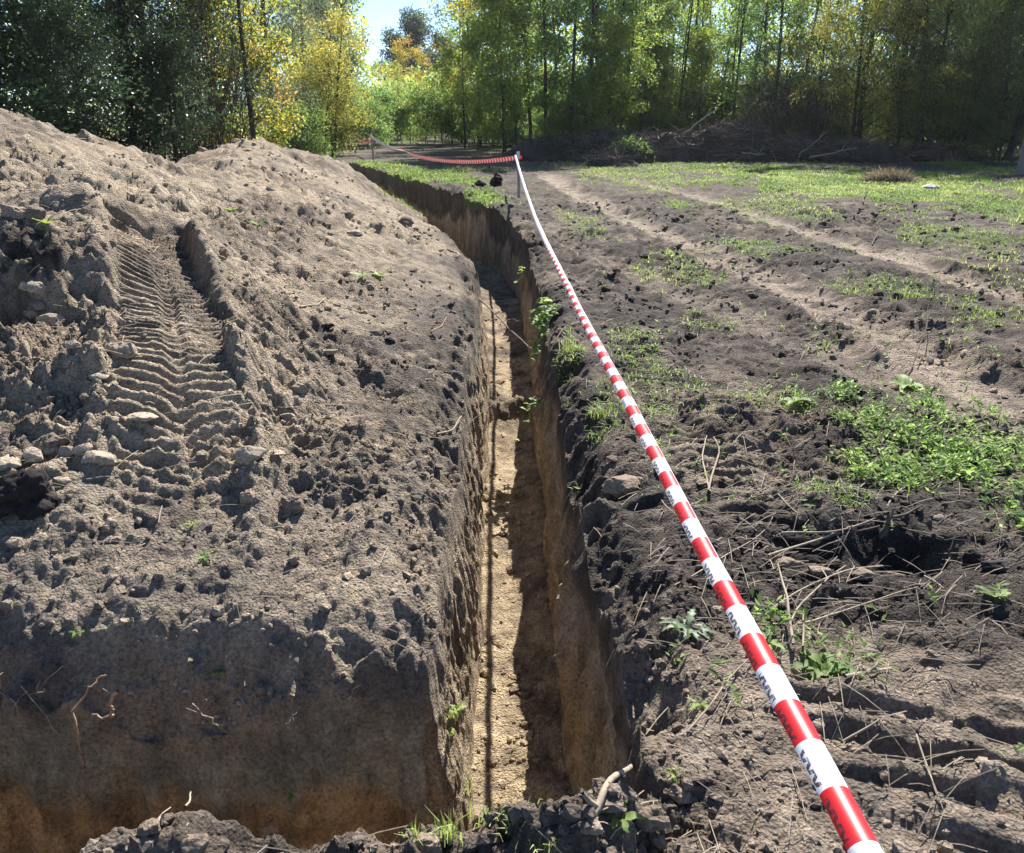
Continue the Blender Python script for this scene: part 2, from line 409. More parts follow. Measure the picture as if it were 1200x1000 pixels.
def soil(x, y, z, s, d, zt):
    u = x - xc(y)
    left = sstep(.1, -.1, u)
    n1 = fbm(x * .8, y * .8, 4, 201); n2 = fbm(x * 3.1, y * 3.1, 4, 203); n3 = fbm(x * 13, y * 13, 3, 205)
    # left
    cl = mix(DRY + x[:, None] * 0, PALE, np.clip(.28 + .7 * n2 + .35 * n3, 0, 1))
    cl = mix(cl, BROWN, np.clip(.12 + .95 * n1 + .7 * n3, 0, .75))
    for cx, cy, rx, ry, k, st in _bl:
        q = np.exp(-((x - cx) / rx) ** 2 - ((y - cy) / ry) ** 2)
        q = np.clip(q * (1 + .9 * n2 + .8 * n3) * st * 1.25, 0, .95)
        cl = mix(cl, {'d': DARK, 'h': HUMUS, 'b': BROWN, 'p': PALE}[k], q)
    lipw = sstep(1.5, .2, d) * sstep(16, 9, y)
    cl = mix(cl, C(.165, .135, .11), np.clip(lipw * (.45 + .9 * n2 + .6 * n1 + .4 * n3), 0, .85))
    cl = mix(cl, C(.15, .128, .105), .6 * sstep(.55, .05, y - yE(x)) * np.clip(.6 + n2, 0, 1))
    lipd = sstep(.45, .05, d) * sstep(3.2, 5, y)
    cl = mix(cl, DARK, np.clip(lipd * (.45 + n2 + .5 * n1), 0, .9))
    # right
    cr = mix(DARK + x[:, None] * 0, BROWN, np.clip(.14 + 1.5 * n2 + .9 * n3 + .5 * n1, 0, 1))
    cr = mix(cr, DRY, np.clip(-.2 + .9 * n1 + .6 * n3, 0, .6))
    far = sstep(9, 22, y)
    cr = mix(cr, BROWN * 1.1, .45 * far)
    for q, wid in ((RUT_A, .34), (RUT_B, .30), (RUT_D, .3)):
        box = (x > q[:, 0].min() - .8) & (x < q[:, 0].max() + .8) & (y > q[:, 1].min() - .8) & (y < q[:, 1].max() + .8)
        if box.any():
            lat, t, L = along(x[box], y[box], q)
            w = (1 - sstep(wid * .5, wid * 1.2, np.abs(lat + .12 * fbm(x[box] * 1.5, y[box] * 1.5, 3, 211)))) * np.clip(.75 + .8 * n2[box] + .4 * n3[box], 0, 1)
            if q is RUT_D: w *= .45
            cr[box] = mix(cr[box], C(.36, .285, .215), np.clip(w, 0, .95))
    cm = compact(x, y)
    cr = mix(cr, C(.28, .222, .168), np.clip(cm * (.8 + .5 * n2 + .4 * n3), 0, .95))
    g = np.exp(-((x - PIT[0]) / .55) ** 2 - ((y - PIT[1]) / .22) ** 2)
    cr = mix(cr, HUMUS, np.clip(g * 1.1, 0, .9))
    lf = sstep(24, 36, y) * np.clip(.5 + n1 + .6 * n2, 0, 1)
    cr = mix(cr, C(.085, .078, .042), .75 * lf)
    gm = np.clip(mask(x, y, GRASS, 301) + .6 * mask(x, y, WEED, 311), 0, 1)
    cr = mix(cr, C(.13, .175, .045), np.clip(.9 * gm * sstep(7, 15, y) + .15 * gm, 0, .88))
    litter = np.clip(fbm(x * 2.2, y * 9, 3, 221) * 2 - .35, 0, .5) * (1 - cm)
    cr = mix(cr, C(.24, .2, .155), litter * .6)
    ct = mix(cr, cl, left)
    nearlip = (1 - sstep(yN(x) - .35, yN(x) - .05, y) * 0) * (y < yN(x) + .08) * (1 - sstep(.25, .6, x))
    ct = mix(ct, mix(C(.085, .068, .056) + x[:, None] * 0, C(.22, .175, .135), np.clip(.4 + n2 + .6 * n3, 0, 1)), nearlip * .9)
    # walls: dark topsoil over tan sandy subsoil, end wall top veiled with painted haze
    below = zt - z
    w3 = vn3(x * 5, y * 5, z * 3, 231); w4 = vn3(x * 24, y * 24, z * 4, 233); w5 = vn3(x * 16, y * 16, z * 14, 235)
    tr = .34 + .09 * w3 + .10 * fbm(x * 1.4, y * 1.4, 2, 237)
    tr = np.where((u > 0) & (y > 11), tr + .04 + .30 * vn3(x * 1.7, y * 1.7, z * .5, 238) + .12 * w4, tr)
    tr = np.where((x < xc(y) - .36) & (y > 1.9) & (y < 2.4), tr + .24, tr)
    soft_ = np.where((x < xc(y) - .36) & (y < 2.4), .05, .05)
    sub = sstep(tr - soft_, tr + .08, below + .04 * w4)
    cw_top = mix(DARK * 1.3 + x[:, None] * 0, C(.17, .15, .125), np.clip(.45 + .55 * w3 + .4 * w5, 0, 1))
    cw_top = mix(cw_top, DRY, left * .75 + .2 * (1 - sstep(3, 5, y)))
    w6 = vn3(x * 38, y * 38, z * 2.2, 239)
    cw_sub = mix(TAN * 1.06 + x[:, None] * 0, C(.25, .185, .12), np.clip(.35 + .9 * w4 + .6 * w3 + .7 * w6 * np.abs(w3), 0, 1))
    end_veil = mix(C(.235, .228, .19) + x[:, None] * 0, C(.36, .34, .275), np.clip(.4 + .8 * w3 + .6 * w5 + .5 * w4, 0, 1))  # flare haze painted into the end wall's topsoil as a pale grey green
    cw_top = np.where(((x < xc(y) - .36) & (y > 1.9) & (y < 2.4))[:, None], end_veil, cw_top)
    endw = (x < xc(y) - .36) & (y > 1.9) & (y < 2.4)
    cw_sub = np.where(endw[:, None], mix(C(.50, .345, .20) + x[:, None] * 0, C(.20, .135, .085), np.clip(.35 + 1.1 * w3 + .6 * w5, 0, 1)), cw_sub)
    cw = mix(cw_top, cw_sub, sub)
    cf = mix(SAND + x[:, None] * 0, C(.25, .185, .115), np.clip(.3 + .9 * n2 + .9 * n3, 0, 1))
    cf = mix(cf, BROWN, np.clip(n3 * 1.4 - .25, 0, .6))
    cf = mix(cf, DARK * 1.2, .9 * sstep(6.0, 7.2, y) * (1 - sstep(12, 14, y)) * np.clip(.5 + n2, 0, 1))  # shade beyond the bend painted in as a darker floor
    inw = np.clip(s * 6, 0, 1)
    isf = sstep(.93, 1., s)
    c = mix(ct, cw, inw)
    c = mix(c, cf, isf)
    return np.clip(c, .012, .6)

# ------------------------------------------------------------------ mesh helpers
def mk(name, V, F, mat=None, parent=None, smooth=False, col=None, tone=None, uv=None, link=True):
    V = np.ascontiguousarray(V, np.float32); F = np.ascontiguousarray(F, np.int32)
    me = bpy.data.meshes.new(name)
    k = F.shape[1]
    me.vertices.add(len(V)); me.vertices.foreach_set('co', V.ravel())
    me.loops.add(F.size); me.loops.foreach_set('vertex_index', F.ravel())
    me.polygons.add(len(F)); me.polygons.foreach_set('loop_start', np.arange(0, F.size, k, dtype=np.int32))
    me.polygons.foreach_set('use_smooth', np.full(len(F), smooth, bool))
    me.update(calc_edges=True)
    if col is not None:
        a = me.attributes.new('Col', 'FLOAT_COLOR', 'POINT')
        c4 = np.ones((len(V), 4), np.float32); c4[:, :3] = col
        a.data.foreach_set('color', c4.ravel())
    if tone is not None:
        a = me.attributes.new('tone', 'FLOAT', 'POINT')
        a.data.foreach_set('value', np.ascontiguousarray(tone, np.float32))
    if uv is not None:
        l = me.uv_layers.new(name='UVMap')
        l.data.foreach_set('uv', np.ascontiguousarray(uv[F.ravel()], np.float32).ravel())
    if mat: me.materials.append(mat)
    o = bpy.data.objects.new(name, me)
    if parent is not None: o.parent = parent
    if link: COL.objects.link(o)
    return o
def tag(o, label=None, cat=None, group=None, kind=None):
    for k, v in (('label', label), ('category', cat), ('group', group), ('kind', kind)):
        if v: o[k] = v
    return o
def empty(name, loc, rz=0.0):
    e = bpy.data.objects.new(name, None); COL.objects.link(e)
    e.empty_display_size = .1
    e.location = loc; e.rotation_euler = (0, 0, rz)
    return e
def dup(root, loc, rz=0., sc=1., label=None, group=None):
    r = root.copy(); COL.objects.link(r); r.location = loc; r.rotation_euler = (0, 0, rz); r.scale = (sc, sc, sc) if np.isscalar(sc) else sc
    if label: r['label'] = label
    if group: r['group'] = group
    for ch in list(root.children):
        c = ch.copy(); COL.objects.link(c); c.parent = r
        for g in ch.children:
            d = g.copy(); COL.objects.link(d); d.parent = c
    return r
def tubes(lines, sides=5):
    """lines: list of (points n x 3, radii n); returns joined vertices and quads"""
    VV, FF, off = [], [], 0
    for P, R in lines:
        P = np.asarray(P, float); R = np.broadcast_to(R, len(P)); n = len(P)
        T = np.gradient(P, axis=0); T /= np.linalg.norm(T, axis=1)[:, None] + 1e-9
        ref = np.array((0, 0, 1.)) if abs(T[:, 2]).mean() < .8 else np.array((1., 0, 0))
        A = np.cross(T, ref); A /= np.linalg.norm(A, axis=1)[:, None] + 1e-9
        B = np.cross(T, A)
        ang = np.arange(sides) / sides * 2 * np.pi
        ring = P[:, None] + R[:, None, None] * (np.cos(ang)[None, :, None] * A[:, None] + np.sin(ang)[None, :, None] * B[:, None])
        VV.append(ring.reshape(-1, 3))
        i = np.arange(n - 1)[:, None] * sides; j = np.arange(sides)[None]; j2 = (j + 1) % sides
        FF.append(np.stack([i + j, i + j2, i + sides + j2, i + sides + j], -1).reshape(-1, 4) + off)
        off += n * sides
    return np.concatenate(VV), np.concatenate(FF)
def unit(v): return v / (np.linalg.norm(v, axis=-1, keepdims=True) + 1e-9)
def leaves(P, D, L, W, rng, fold=.25, up=.5):
    """one folded diamond per leaf: base P, direction D, length L, width W"""
    n = len(P)
    N = unit(rng.normal(size=(n, 3)) + np.array((0, 0, up * 2)))
    D = unit(D); S = unit(np.cross(D, N)); N = np.cross(S, D)
    L = np.broadcast_to(L, n)[:, None]; W = np.broadcast_to(W, n)[:, None]
    V = np.stack([P, P + D * L * .45 + S * W * .5 + N * W * fold, P + D * L, P + D * L * .45 - S * W * .5 + N * W * fold], 1).reshape(-1, 3)
    F = np.arange(4 * n).reshape(n, 4)
    return V, F

# ------------------------------------------------------------------ materials
def new_mat(name):
    m = bpy.data.materials.new(name); m.use_nodes = True
    nt = m.node_tree; b = nt.nodes['Principled BSDF']
    return m, nt, b
def N(nt, t, **kw):
    n = nt.nodes.new(t)
    for k, v in kw.items(): setattr(n, k, v)
    return n
def soil_material(name, bump=1.0):
    m, nt, b = new_mat(name)
    L = nt.links.new
    at = N(nt, 'ShaderNodeAttribute'); at.attribute_name = 'Col'
    tc = N(nt, 'ShaderNodeNewGeometry')
    n1 = N(nt, 'ShaderNodeTexNoise'); n1.inputs['Scale'].default_value = 70; n1.inputs['Detail'].default_value = 6; n1.inputs['Roughness'].default_value = .65
    n2 = N(nt, 'ShaderNodeTexNoise'); n2.inputs['Scale'].default_value = 11; n2.inputs['Detail'].default_value = 5
    vo = N(nt, 'ShaderNodeTexVoronoi'); vo.inputs['Scale'].default_value = 95
    for n in (n1, n2, vo): L(tc.outputs['Position'], n.inputs['Vector'])
    r1 = N(nt, 'ShaderNodeMapRange'); r1.inputs['From Min'].default_value = .3; r1.inputs['From Max'].default_value = .7; r1.inputs['To Min'].default_value = .5; r1.inputs['To Max'].default_value = 1.5
    L(n1.outputs['Fac'], r1.inputs['Value'])
    r2 = N(nt, 'ShaderNodeMapRange'); r2.inputs['From Min'].default_value = .3; r2.inputs['From Max'].default_value = .7; r2.inputs['To Min'].default_value = .72; r2.inputs['To Max'].default_value = 1.28
    L(n2.outputs['Fac'], r2.inputs['Value'])
    mu = N(nt, 'ShaderNodeMath', operation='MULTIPLY'); L(r1.outputs[0], mu.inputs[0]); L(r2.outputs[0], mu.inputs[1])
    vm = N(nt, 'ShaderNodeVectorMath', operation='SCALE'); L(at.outputs['Color'], vm.inputs[0]); L(mu.outputs[0], vm.inputs['Scale'])
    L(vm.outputs[0], b.inputs['Base Color'])
    b.inputs['Roughness'].default_value = .92
    b.inputs['Specular IOR Level'].default_value = .25
    ad = N(nt, 'ShaderNodeMath', operation='MULTIPLY_ADD'); L(vo.outputs['Distance'], ad.inputs[0]); ad.inputs[1].default_value = -.5; L(n1.outputs['Fac'], ad.inputs[2])
    bp = N(nt, 'ShaderNodeBump'); bp.inputs['Strength'].default_value = 1.0 * bump; bp.inputs['Distance'].default_value = .028
    L(ad.outputs[0], bp.inputs['Height'])
    bp2 = N(nt, 'ShaderNodeBump'); bp2.inputs['Strength'].default_value = .4 * bump; bp2.inputs['Distance'].default_value = .03
    L(n2.outputs['Fac'], bp2.inputs['Height']); L(bp2.outputs[0], bp.inputs['Normal'])
    L(bp.outputs[0], b.inputs['Normal'])
    return m
def leaf_material(name, stops, transl=.45, rough=.5, rnd=.35):
    m, nt, b = new_mat(name)
    L = nt.links.new
    at = N(nt, 'ShaderNodeAttribute'); at.attribute_name = 'tone'
    ge = N(nt, 'ShaderNodeNewGeometry')
    ma = N(nt, 'ShaderNodeMath', operation='MULTIPLY_ADD'); L(ge.outputs['Random Per Island'], ma.inputs[0]); ma.inputs[1].default_value = rnd; 
    sb = N(nt, 'ShaderNodeMath', operation='SUBTRACT'); L(at.outputs['Fac'], sb.inputs[0]); sb.inputs[1].default_value = rnd / 2
    L(sb.outputs[0], ma.inputs[2])
    cr = N(nt, 'ShaderNodeValToRGB'); L(ma.outputs[0], cr.inputs[0])
    e = cr.color_ramp.elements
    while len(e) < len(stops): e.new(.5)
    for el, (p, c) in zip(e, stops): el.position = p; el.color = (*c, 1)
    L(cr.outputs[0], b.inputs['Base Color'])
    b.inputs['Roughness'].default_value = rough
    b.inputs['Specular IOR Level'].default_value = .28
    tr = N(nt, 'ShaderNodeBsdfTranslucent')
    hs = N(nt, 'ShaderNodeHueSaturation'); hs.inputs['Saturation'].default_value = 1.0; hs.inputs['Value'].default_value = 2.6
    L(cr.outputs[0], hs.inputs['Color']); L(hs.outputs[0], tr.inputs['Color'])
    mx = N(nt, 'ShaderNodeMixShader'); mx.inputs[0].default_value = transl
    L(b.outputs[0], mx.inputs[1]); L(tr.outputs[0], mx.inputs[2])
    L(mx.outputs[0], nt.nodes['Material Output'].inputs[0])
    return m
def plain(name, c, rough=.8, var=.25, scale=20, bump=.3, stretch=None):
    m, nt, b = new_mat(name)
    L = nt.links.new
    tc = N(nt, 'ShaderNodeTexCoord')
    mp = N(nt, 'ShaderNodeMapping'); L(tc.outputs['Object'], mp.inputs[0])
    if stretch: mp.inputs['Scale'].default_value = stretch
    no = N(nt, 'ShaderNodeTexNoise'); no.inputs['Scale'].default_value = scale; no.inputs['Detail'].default_value = 5
    L(mp.outputs[0], no.inputs['Vector'])
    oi = N(nt, 'ShaderNodeObjectInfo')
    rr = N(nt, 'ShaderNodeMapRange'); rr.inputs['To Min'].default_value = 1 - var; rr.inputs['To Max'].default_value = 1 + var; rr.inputs['From Min'].default_value = .3; rr.inputs['From Max'].default_value = .7
    L(no.outputs['Fac'], rr.inputs[0])
    r2 = N(nt, 'ShaderNodeMapRange'); r2.inputs['To Min'].default_value = 1 - var * .6; r2.inputs['To Max'].default_value = 1 + var * .6
    L(oi.outputs['Random'], r2.inputs[0])
    mu = N(nt, 'ShaderNodeMath', operation='MULTIPLY'); L(rr.outputs[0], mu.inputs[0]); L(r2.outputs[0], mu.inputs[1])
    vm = N(nt, 'ShaderNodeVectorMath', operation='SCALE'); vm.inputs[0].default_value = c; L(mu.outputs[0], vm.inputs['Scale'])
    L(vm.outputs[0], b.inputs['Base Color']); b.inputs['Roughness'].default_value = rough
    b.inputs['Specular IOR Level'].default_value = .25
    bp = N(nt, 'ShaderNodeBump'); bp.inputs['Strength'].default_value = bump; bp.inputs['Distance'].default_value = .01
    L(no.outputs['Fac'], bp.inputs['Height']); L(bp.outputs[0], b.inputs['Normal'])
    return m

M_SOIL = soil_material('soil')
M_CLOD = soil_material('clod_soil', .7)
M_BARK = plain('bark', (.045, .038, .032), .9, .3, 14, .5, (1, 1, .3))
M_TWIG = plain('dry_twig', (.30, .245, .18), .8, .3, 30)
M_TWIGD = plain('dark_twig', (.085, .066, .054), .85, .3, 30)
M_ROOT = plain('root', (.34, .22, .14), .8, .3, 40)
M_STONE = plain('stone', (.33, .27, .20), .95, .3, 70, .9)
M_STONEG = plain('grey_clod', (.215, .165, .122), .95, .4, 75, 1.)
M_HUMUS = plain('dark_clod', (.03, .025, .022), .95, .3, 25, .8)
M_WHITE = plain('white_stone', (.36, .34, .32), .8, .1, 20, .3)
M_STAKE = plain('grey_stake', (.30, .27, .24), .8, .2, 30, .4, (1, 1, .1))
M_POLE = plain('weathered_pole', (.22, .18, .15), .85, .25, 14, .6, (1, 1, .08))
M_WIRE = plain('wire', (.45, .45, .45), .5, .05, 5, 0)

# ------------------------------------------------------------------ the ground: one sheet with the trench dug into it
def rows():
    y = [-60, -35, -20, -12, -8, -5, -3, -2, -1.2, -.6, -.2, .1, .4, .6, .75, .9]
    y += list(np.arange(1.0, 2.06, .0105))
    w = [0] * len(y)
    wall = list(np.linspace(2.2 - WALL * 1.12, 2.2 + .02, 66))
    y += wall; w += [1] * len(wall)
    v = y[-1]
    fade = 1.
    while v < 52:
        v += min(max((.0027 if 3.1 < v < 5.6 else .0037) * v, .0095), .22)
        y.append(v); w.append(max(0, 1 - (v - 2.22) / .35))
    while v < 380:
        v *= 1.10; y.append(v); w.append(0)
    # fade of the warp before the wall
    y = np.array(y); w = np.array(w, float)
    m = y < 2.2 - WALL * 1.12
    w[m] = np.clip(1 - (2.2 - WALL * 1.12 - y[m]) / .3, 0, 1)
    return y, w
YR, WY = rows()
A_OUT = np.concatenate([np.linspace(0, .05, 22)[1:], np.linspace(.05, .80, 188)[1:], .80 + np.cumsum(.006 * 1.19 ** np.arange(38))])
def build_ground():
    nr = len(YR)
    sY = np.maximum(YR, 2.2)
    zl = np.linspace(-.005, WALL * 1.12, 66); zleft = np.linspace(-.005, WALL_L * 1.08, 76)
    fl = np.linspace(-.345 + WALL_L * 1.08, .285 - WALL * 1.12, 40)[1:-1]
    # columns: offset a (fan) outside, u inside
    cols = []
    for a in A_OUT[::-1]: cols.append(('L', a))
    for t in zleft: cols.append(('l', t))
    for t in fl: cols.append(('f', t))
    for t in zl[::-1]: cols.append(('r', t))
    for a in A_OUT: cols.append(('R', a))
    nc = len(cols)
    U = np.empty((nr, nc)); 
    l0, r0 = uL(YR), uR(YR)
    for j, (k, v) in enumerate(cols):
        if k == 'L': U[:, j] = -.345 - .005 - v * sY + nL(YR) * np.clip(1 - v * sY / .35, 0, 1)
        elif k == 'l': U[:, j] = l0 + v
        elif k == 'f':
            f = (v - fl[0]) / (fl[-1] - fl[0])
            U[:, j] = v + nL(YR) * (1 - f) + nR(YR) * f
        elif k == 'r': U[:, j] = r0 - v
        else: U[:, j] = .285 + .005 + v * sY + nR(YR) * np.clip(1 - v * sY / .35, 0, 1)
    X = U + xc(YR)[:, None]
    Y = YR[:, None] + WY[:, None] * nE(X)
    X = X.ravel(); Y = Y.ravel(); 
    Uf = X - xc(Y)
    z, s, d = surf(X, Y)
    zt = bank(X, Y)
    # horizontal relief of the cut faces: scrape marks, crumbs, overhanging topsoil
    wgt = np.clip(4 * s * (1 - s), 0, 1) * (Y < 34.2)
    m = wgt > .001
    x_, y_, z_ = X[m], Y[m], z[m]
    rel = .03 * vn3(x_ * 5, y_ * 5, z_ * 3.2, 401) + .018 * vn3(x_ * 13, y_ * 13, z_ * 7, 402) + .010 * vn3(x_ * 34, y_ * 34, z_ * 26, 403)
    tops = sstep(-.45, -.18, z_)
    rel += (1 - .8 * tops) * (.016 * vn3(x_ * 22, y_ * 22, z_ * 1.6, 404) + .008 * vn3(x_ * 55, y_ * 55, z_ * 3, 406))
    rel += tops * (.028 * vn3(x_ * 7, y_ * 7, z_ * 9, 405) + .012)
    rel *= 1 + 1.5 * ((x_ > xc(y_)) & (y_ < 9)) * (.4 + .6 * (vn3(x_ * 3, y_ * 3, z_ * 2, 407) > -.1))
    rel *= wgt[m] * (1 - .65 * sstep(7, 12, y_))
    # direction out of the wall into the trench
    e = .004
    gx = (edge_dist(x_ + e, y_) - edge_dist(x_ - e, y_)); gy = (edge_dist(x_, y_ + e) - edge_dist(x_, y_ - e))
    gn = np.hypot(gx, gy) + 1e-9
    # the left wall leans out a little at its foot
    X[m] -= gx / gn * rel; Y[m] -= gy / gn * rel
    c = soil(X, Y, z, s, d, zt)
    V = np.stack([X, Y, z], 1)
    i = np.arange(nr - 1)[:, None] * nc; j = np.arange(nc - 1)[None]
    F = np.stack([i + j, i + j + 1, i + nc + j + 1, i + nc + j], -1).reshape(-1, 4)
    g = mk('ground', V, F, M_SOIL, smooth=True, col=c)
    tag(g, kind='structure')
    return g
build_ground()

# ------------------------------------------------------------------ crumbs and clods too many to count
def ico():
    t = (1 + 5 ** .5) / 2
    v = unit(np.array([(-1, t, 0), (1, t, 0), (-1, -t, 0), (1, -t, 0), (0, -1, t), (0, 1, t), (0, -1, -t), (0, 1, -t), (t, 0, -1), (t, 0, 1), (-t, 0, -1), (-t, 0, 1)], float))
    f = np.array([(0, 11, 5), (0, 5, 1), (0, 1, 7), (0, 7, 10), (0, 10, 11), (1, 5, 9), (5, 11, 4), (11, 10, 2), (10, 7, 6), (7, 1, 8), (3, 9, 4), (3, 4, 2), (3, 2, 6), (3, 6, 8), (3, 8, 9), (4, 9, 5), (2, 4, 11), (6, 2, 10), (8, 6, 7), (9, 8, 1)])
    return v, f
def ico_sub(n):
    v, f = ico()
    for _ in range(n):
        key = {}; v = list(v); nf = []
        def mid(a, b):
            k = (min(a, b), max(a, b))
            if k not in key:
                key[k] = len(v); v.append(unit((v[a] + v[b]) / 2))
            return key[k]
        for a, b, c in f:
            ab, bc, ca = mid(a, b), mid(b, c), mid(c, a)
            nf += [(a, ab, ca), (b, bc, ab), (c, ca, bc), (ab, bc, ca)]
        v = np.array(v); f = np.array(nf)
    return v, f
def scatter_clods():
    rng = np.random.default_rng(3)
    n = 50000
    y = np.exp(rng.uniform(math.log(1.05), math.log(17), n))
    x = rng.uniform(-.78, .72, n) * np.maximum(y, 1.7)
    u = x - xc(y)
    dens = np.where(u < 0, .6, .8) * (.35 + .65 * sstep(-.2, .3, fbm(x * 1.2, y * 1.2, 3, 501)))
    dens *= (.12 + sstep(-.15, .4, fbm(x * 1.9, y * 1.9, 3, 502)))
    dens *= 1 - .75 * compact(x, y)
    lat, t, L = along(x, y, TRACK)
    dens *= np.where((np.abs(lat) < .26) & (t > .9) & (t < L), .12, 1)
    z, s, d = surf(x, y)
    keep = (rng.random(n) < dens) & ((s < .02) | (s > .98)) & (np.abs(d) > .03)
    x, y, z, s, d, u = [a[keep] for a in (x, y, z, s, d, u)]
    n = len(x)
    r = .0032 + .0017 * y ** .8 * np.where(u > 0, 1.25, 1) + .011 * rng.random(n) ** 5 * (1 + .2 * y)
    r = np.where((u < 0) & (rng.random(n) < .12), r * 1.6, r) * (.75 + .5 * rng.random(n))
    lipz = (y < yN(x) + .05) & (x < .5)
    r = np.where(lipz & (rng.random(n) < .3), r * 1.7, r)
    bv, bf = ico()
    nv = len(bv)
    J = 1 + rng.normal(0, .22, (n, nv))
    sc = r[:, None] * rng.uniform(.75, 1.3, (n, 3)) * np.array((1, 1, .65))
    th = rng.uniform(0, 6.28, n); ct, st = np.cos(th), np.sin(th)
    P = bv[None] * J[:, :, None] * sc[:, None]
    Q = np.stack([P[..., 0] * ct[:, None] - P[..., 1] * st[:, None], P[..., 0] * st[:, None] + P[..., 1] * ct[:, None], P[..., 2]], -1)
    V = (Q + np.stack([x, y, z + r * .12], 1)[:, None]).reshape(-1, 3)
    F = (bf[None] + (np.arange(n) * nv)[:, None, None]).reshape(-1, 3)
    c = soil(x, y, z, s, d, bank(x, y)) * rng.uniform(.75, 1.25, (n, 1))
    o = mk('soil_crumbs', V, F, M_CLOD, smooth=False, col=np.repeat(np.clip(c, .015, .5), nv, 0))
    tag(o, 'loose crumbs of dry and dark soil strewn over bank, field and trench floor', 'soil crumbs', kind='stuff')
scatter_clods()

# ------------------------------------------------------------------ stones and big clods, one object each
S2 = ico_sub(4)
def stone(px, py, size, label, mat=None, flat=.75, seed=0, group=None, name='stone', rough=.3, cat='stone', long=1.25):
    p = hit(px, py + size * .35)
    dist = math.dist(p, (0, 0, CAM_H))
    r = size / FPX * dist * .5
    rng = np.random.default_rng(seed + 1000)
    v, f = S2
    o = rng.uniform(-50, 50, 3)
    k = 1 + rough * vn3(v[:, 0] * 1.6 + o[0], v[:, 1] * 1.6 + o[1], v[:, 2] * 1.6 + o[2], 5) + .14 * vn3(v[:, 0] * 4 + o[0], v[:, 1] * 4 + o[1], v[:, 2] * 4 + o[2], 6) + .07 * vn3(v[:, 0] * 9 + o[0], v[:, 1] * 9, v[:, 2] * 9, 7) + (.03 + .25 * max(0, rough - .3)) * vn3(v[:, 0] * 19 + o[0], v[:, 1] * 19, v[:, 2] * 19, 8)
    # a few broad facets
    V = v * k[:, None]
    for _ in range(9 if rough < .5 else 0):
        nrm = unit(rng.normal(size=3)); h = rng.uniform(.68, .95)
        dd = V @ nrm - h
        V = V - np.where(dd > 0, dd * .85, 0)[:, None] * nrm
    V = V * np.array((long, .9, flat)) * r
    ob = mk(name, V, f, mat or M_STONE, smooth=True)
    ob.location = (p[0], p[1], p[2] + r * flat * .22)
    ob.rotation_euler = (rng.uniform(-.2, .2), rng.uniform(-.2, .2), rng.uniform(-.6, .6))
    return tag(ob, label, cat, group)
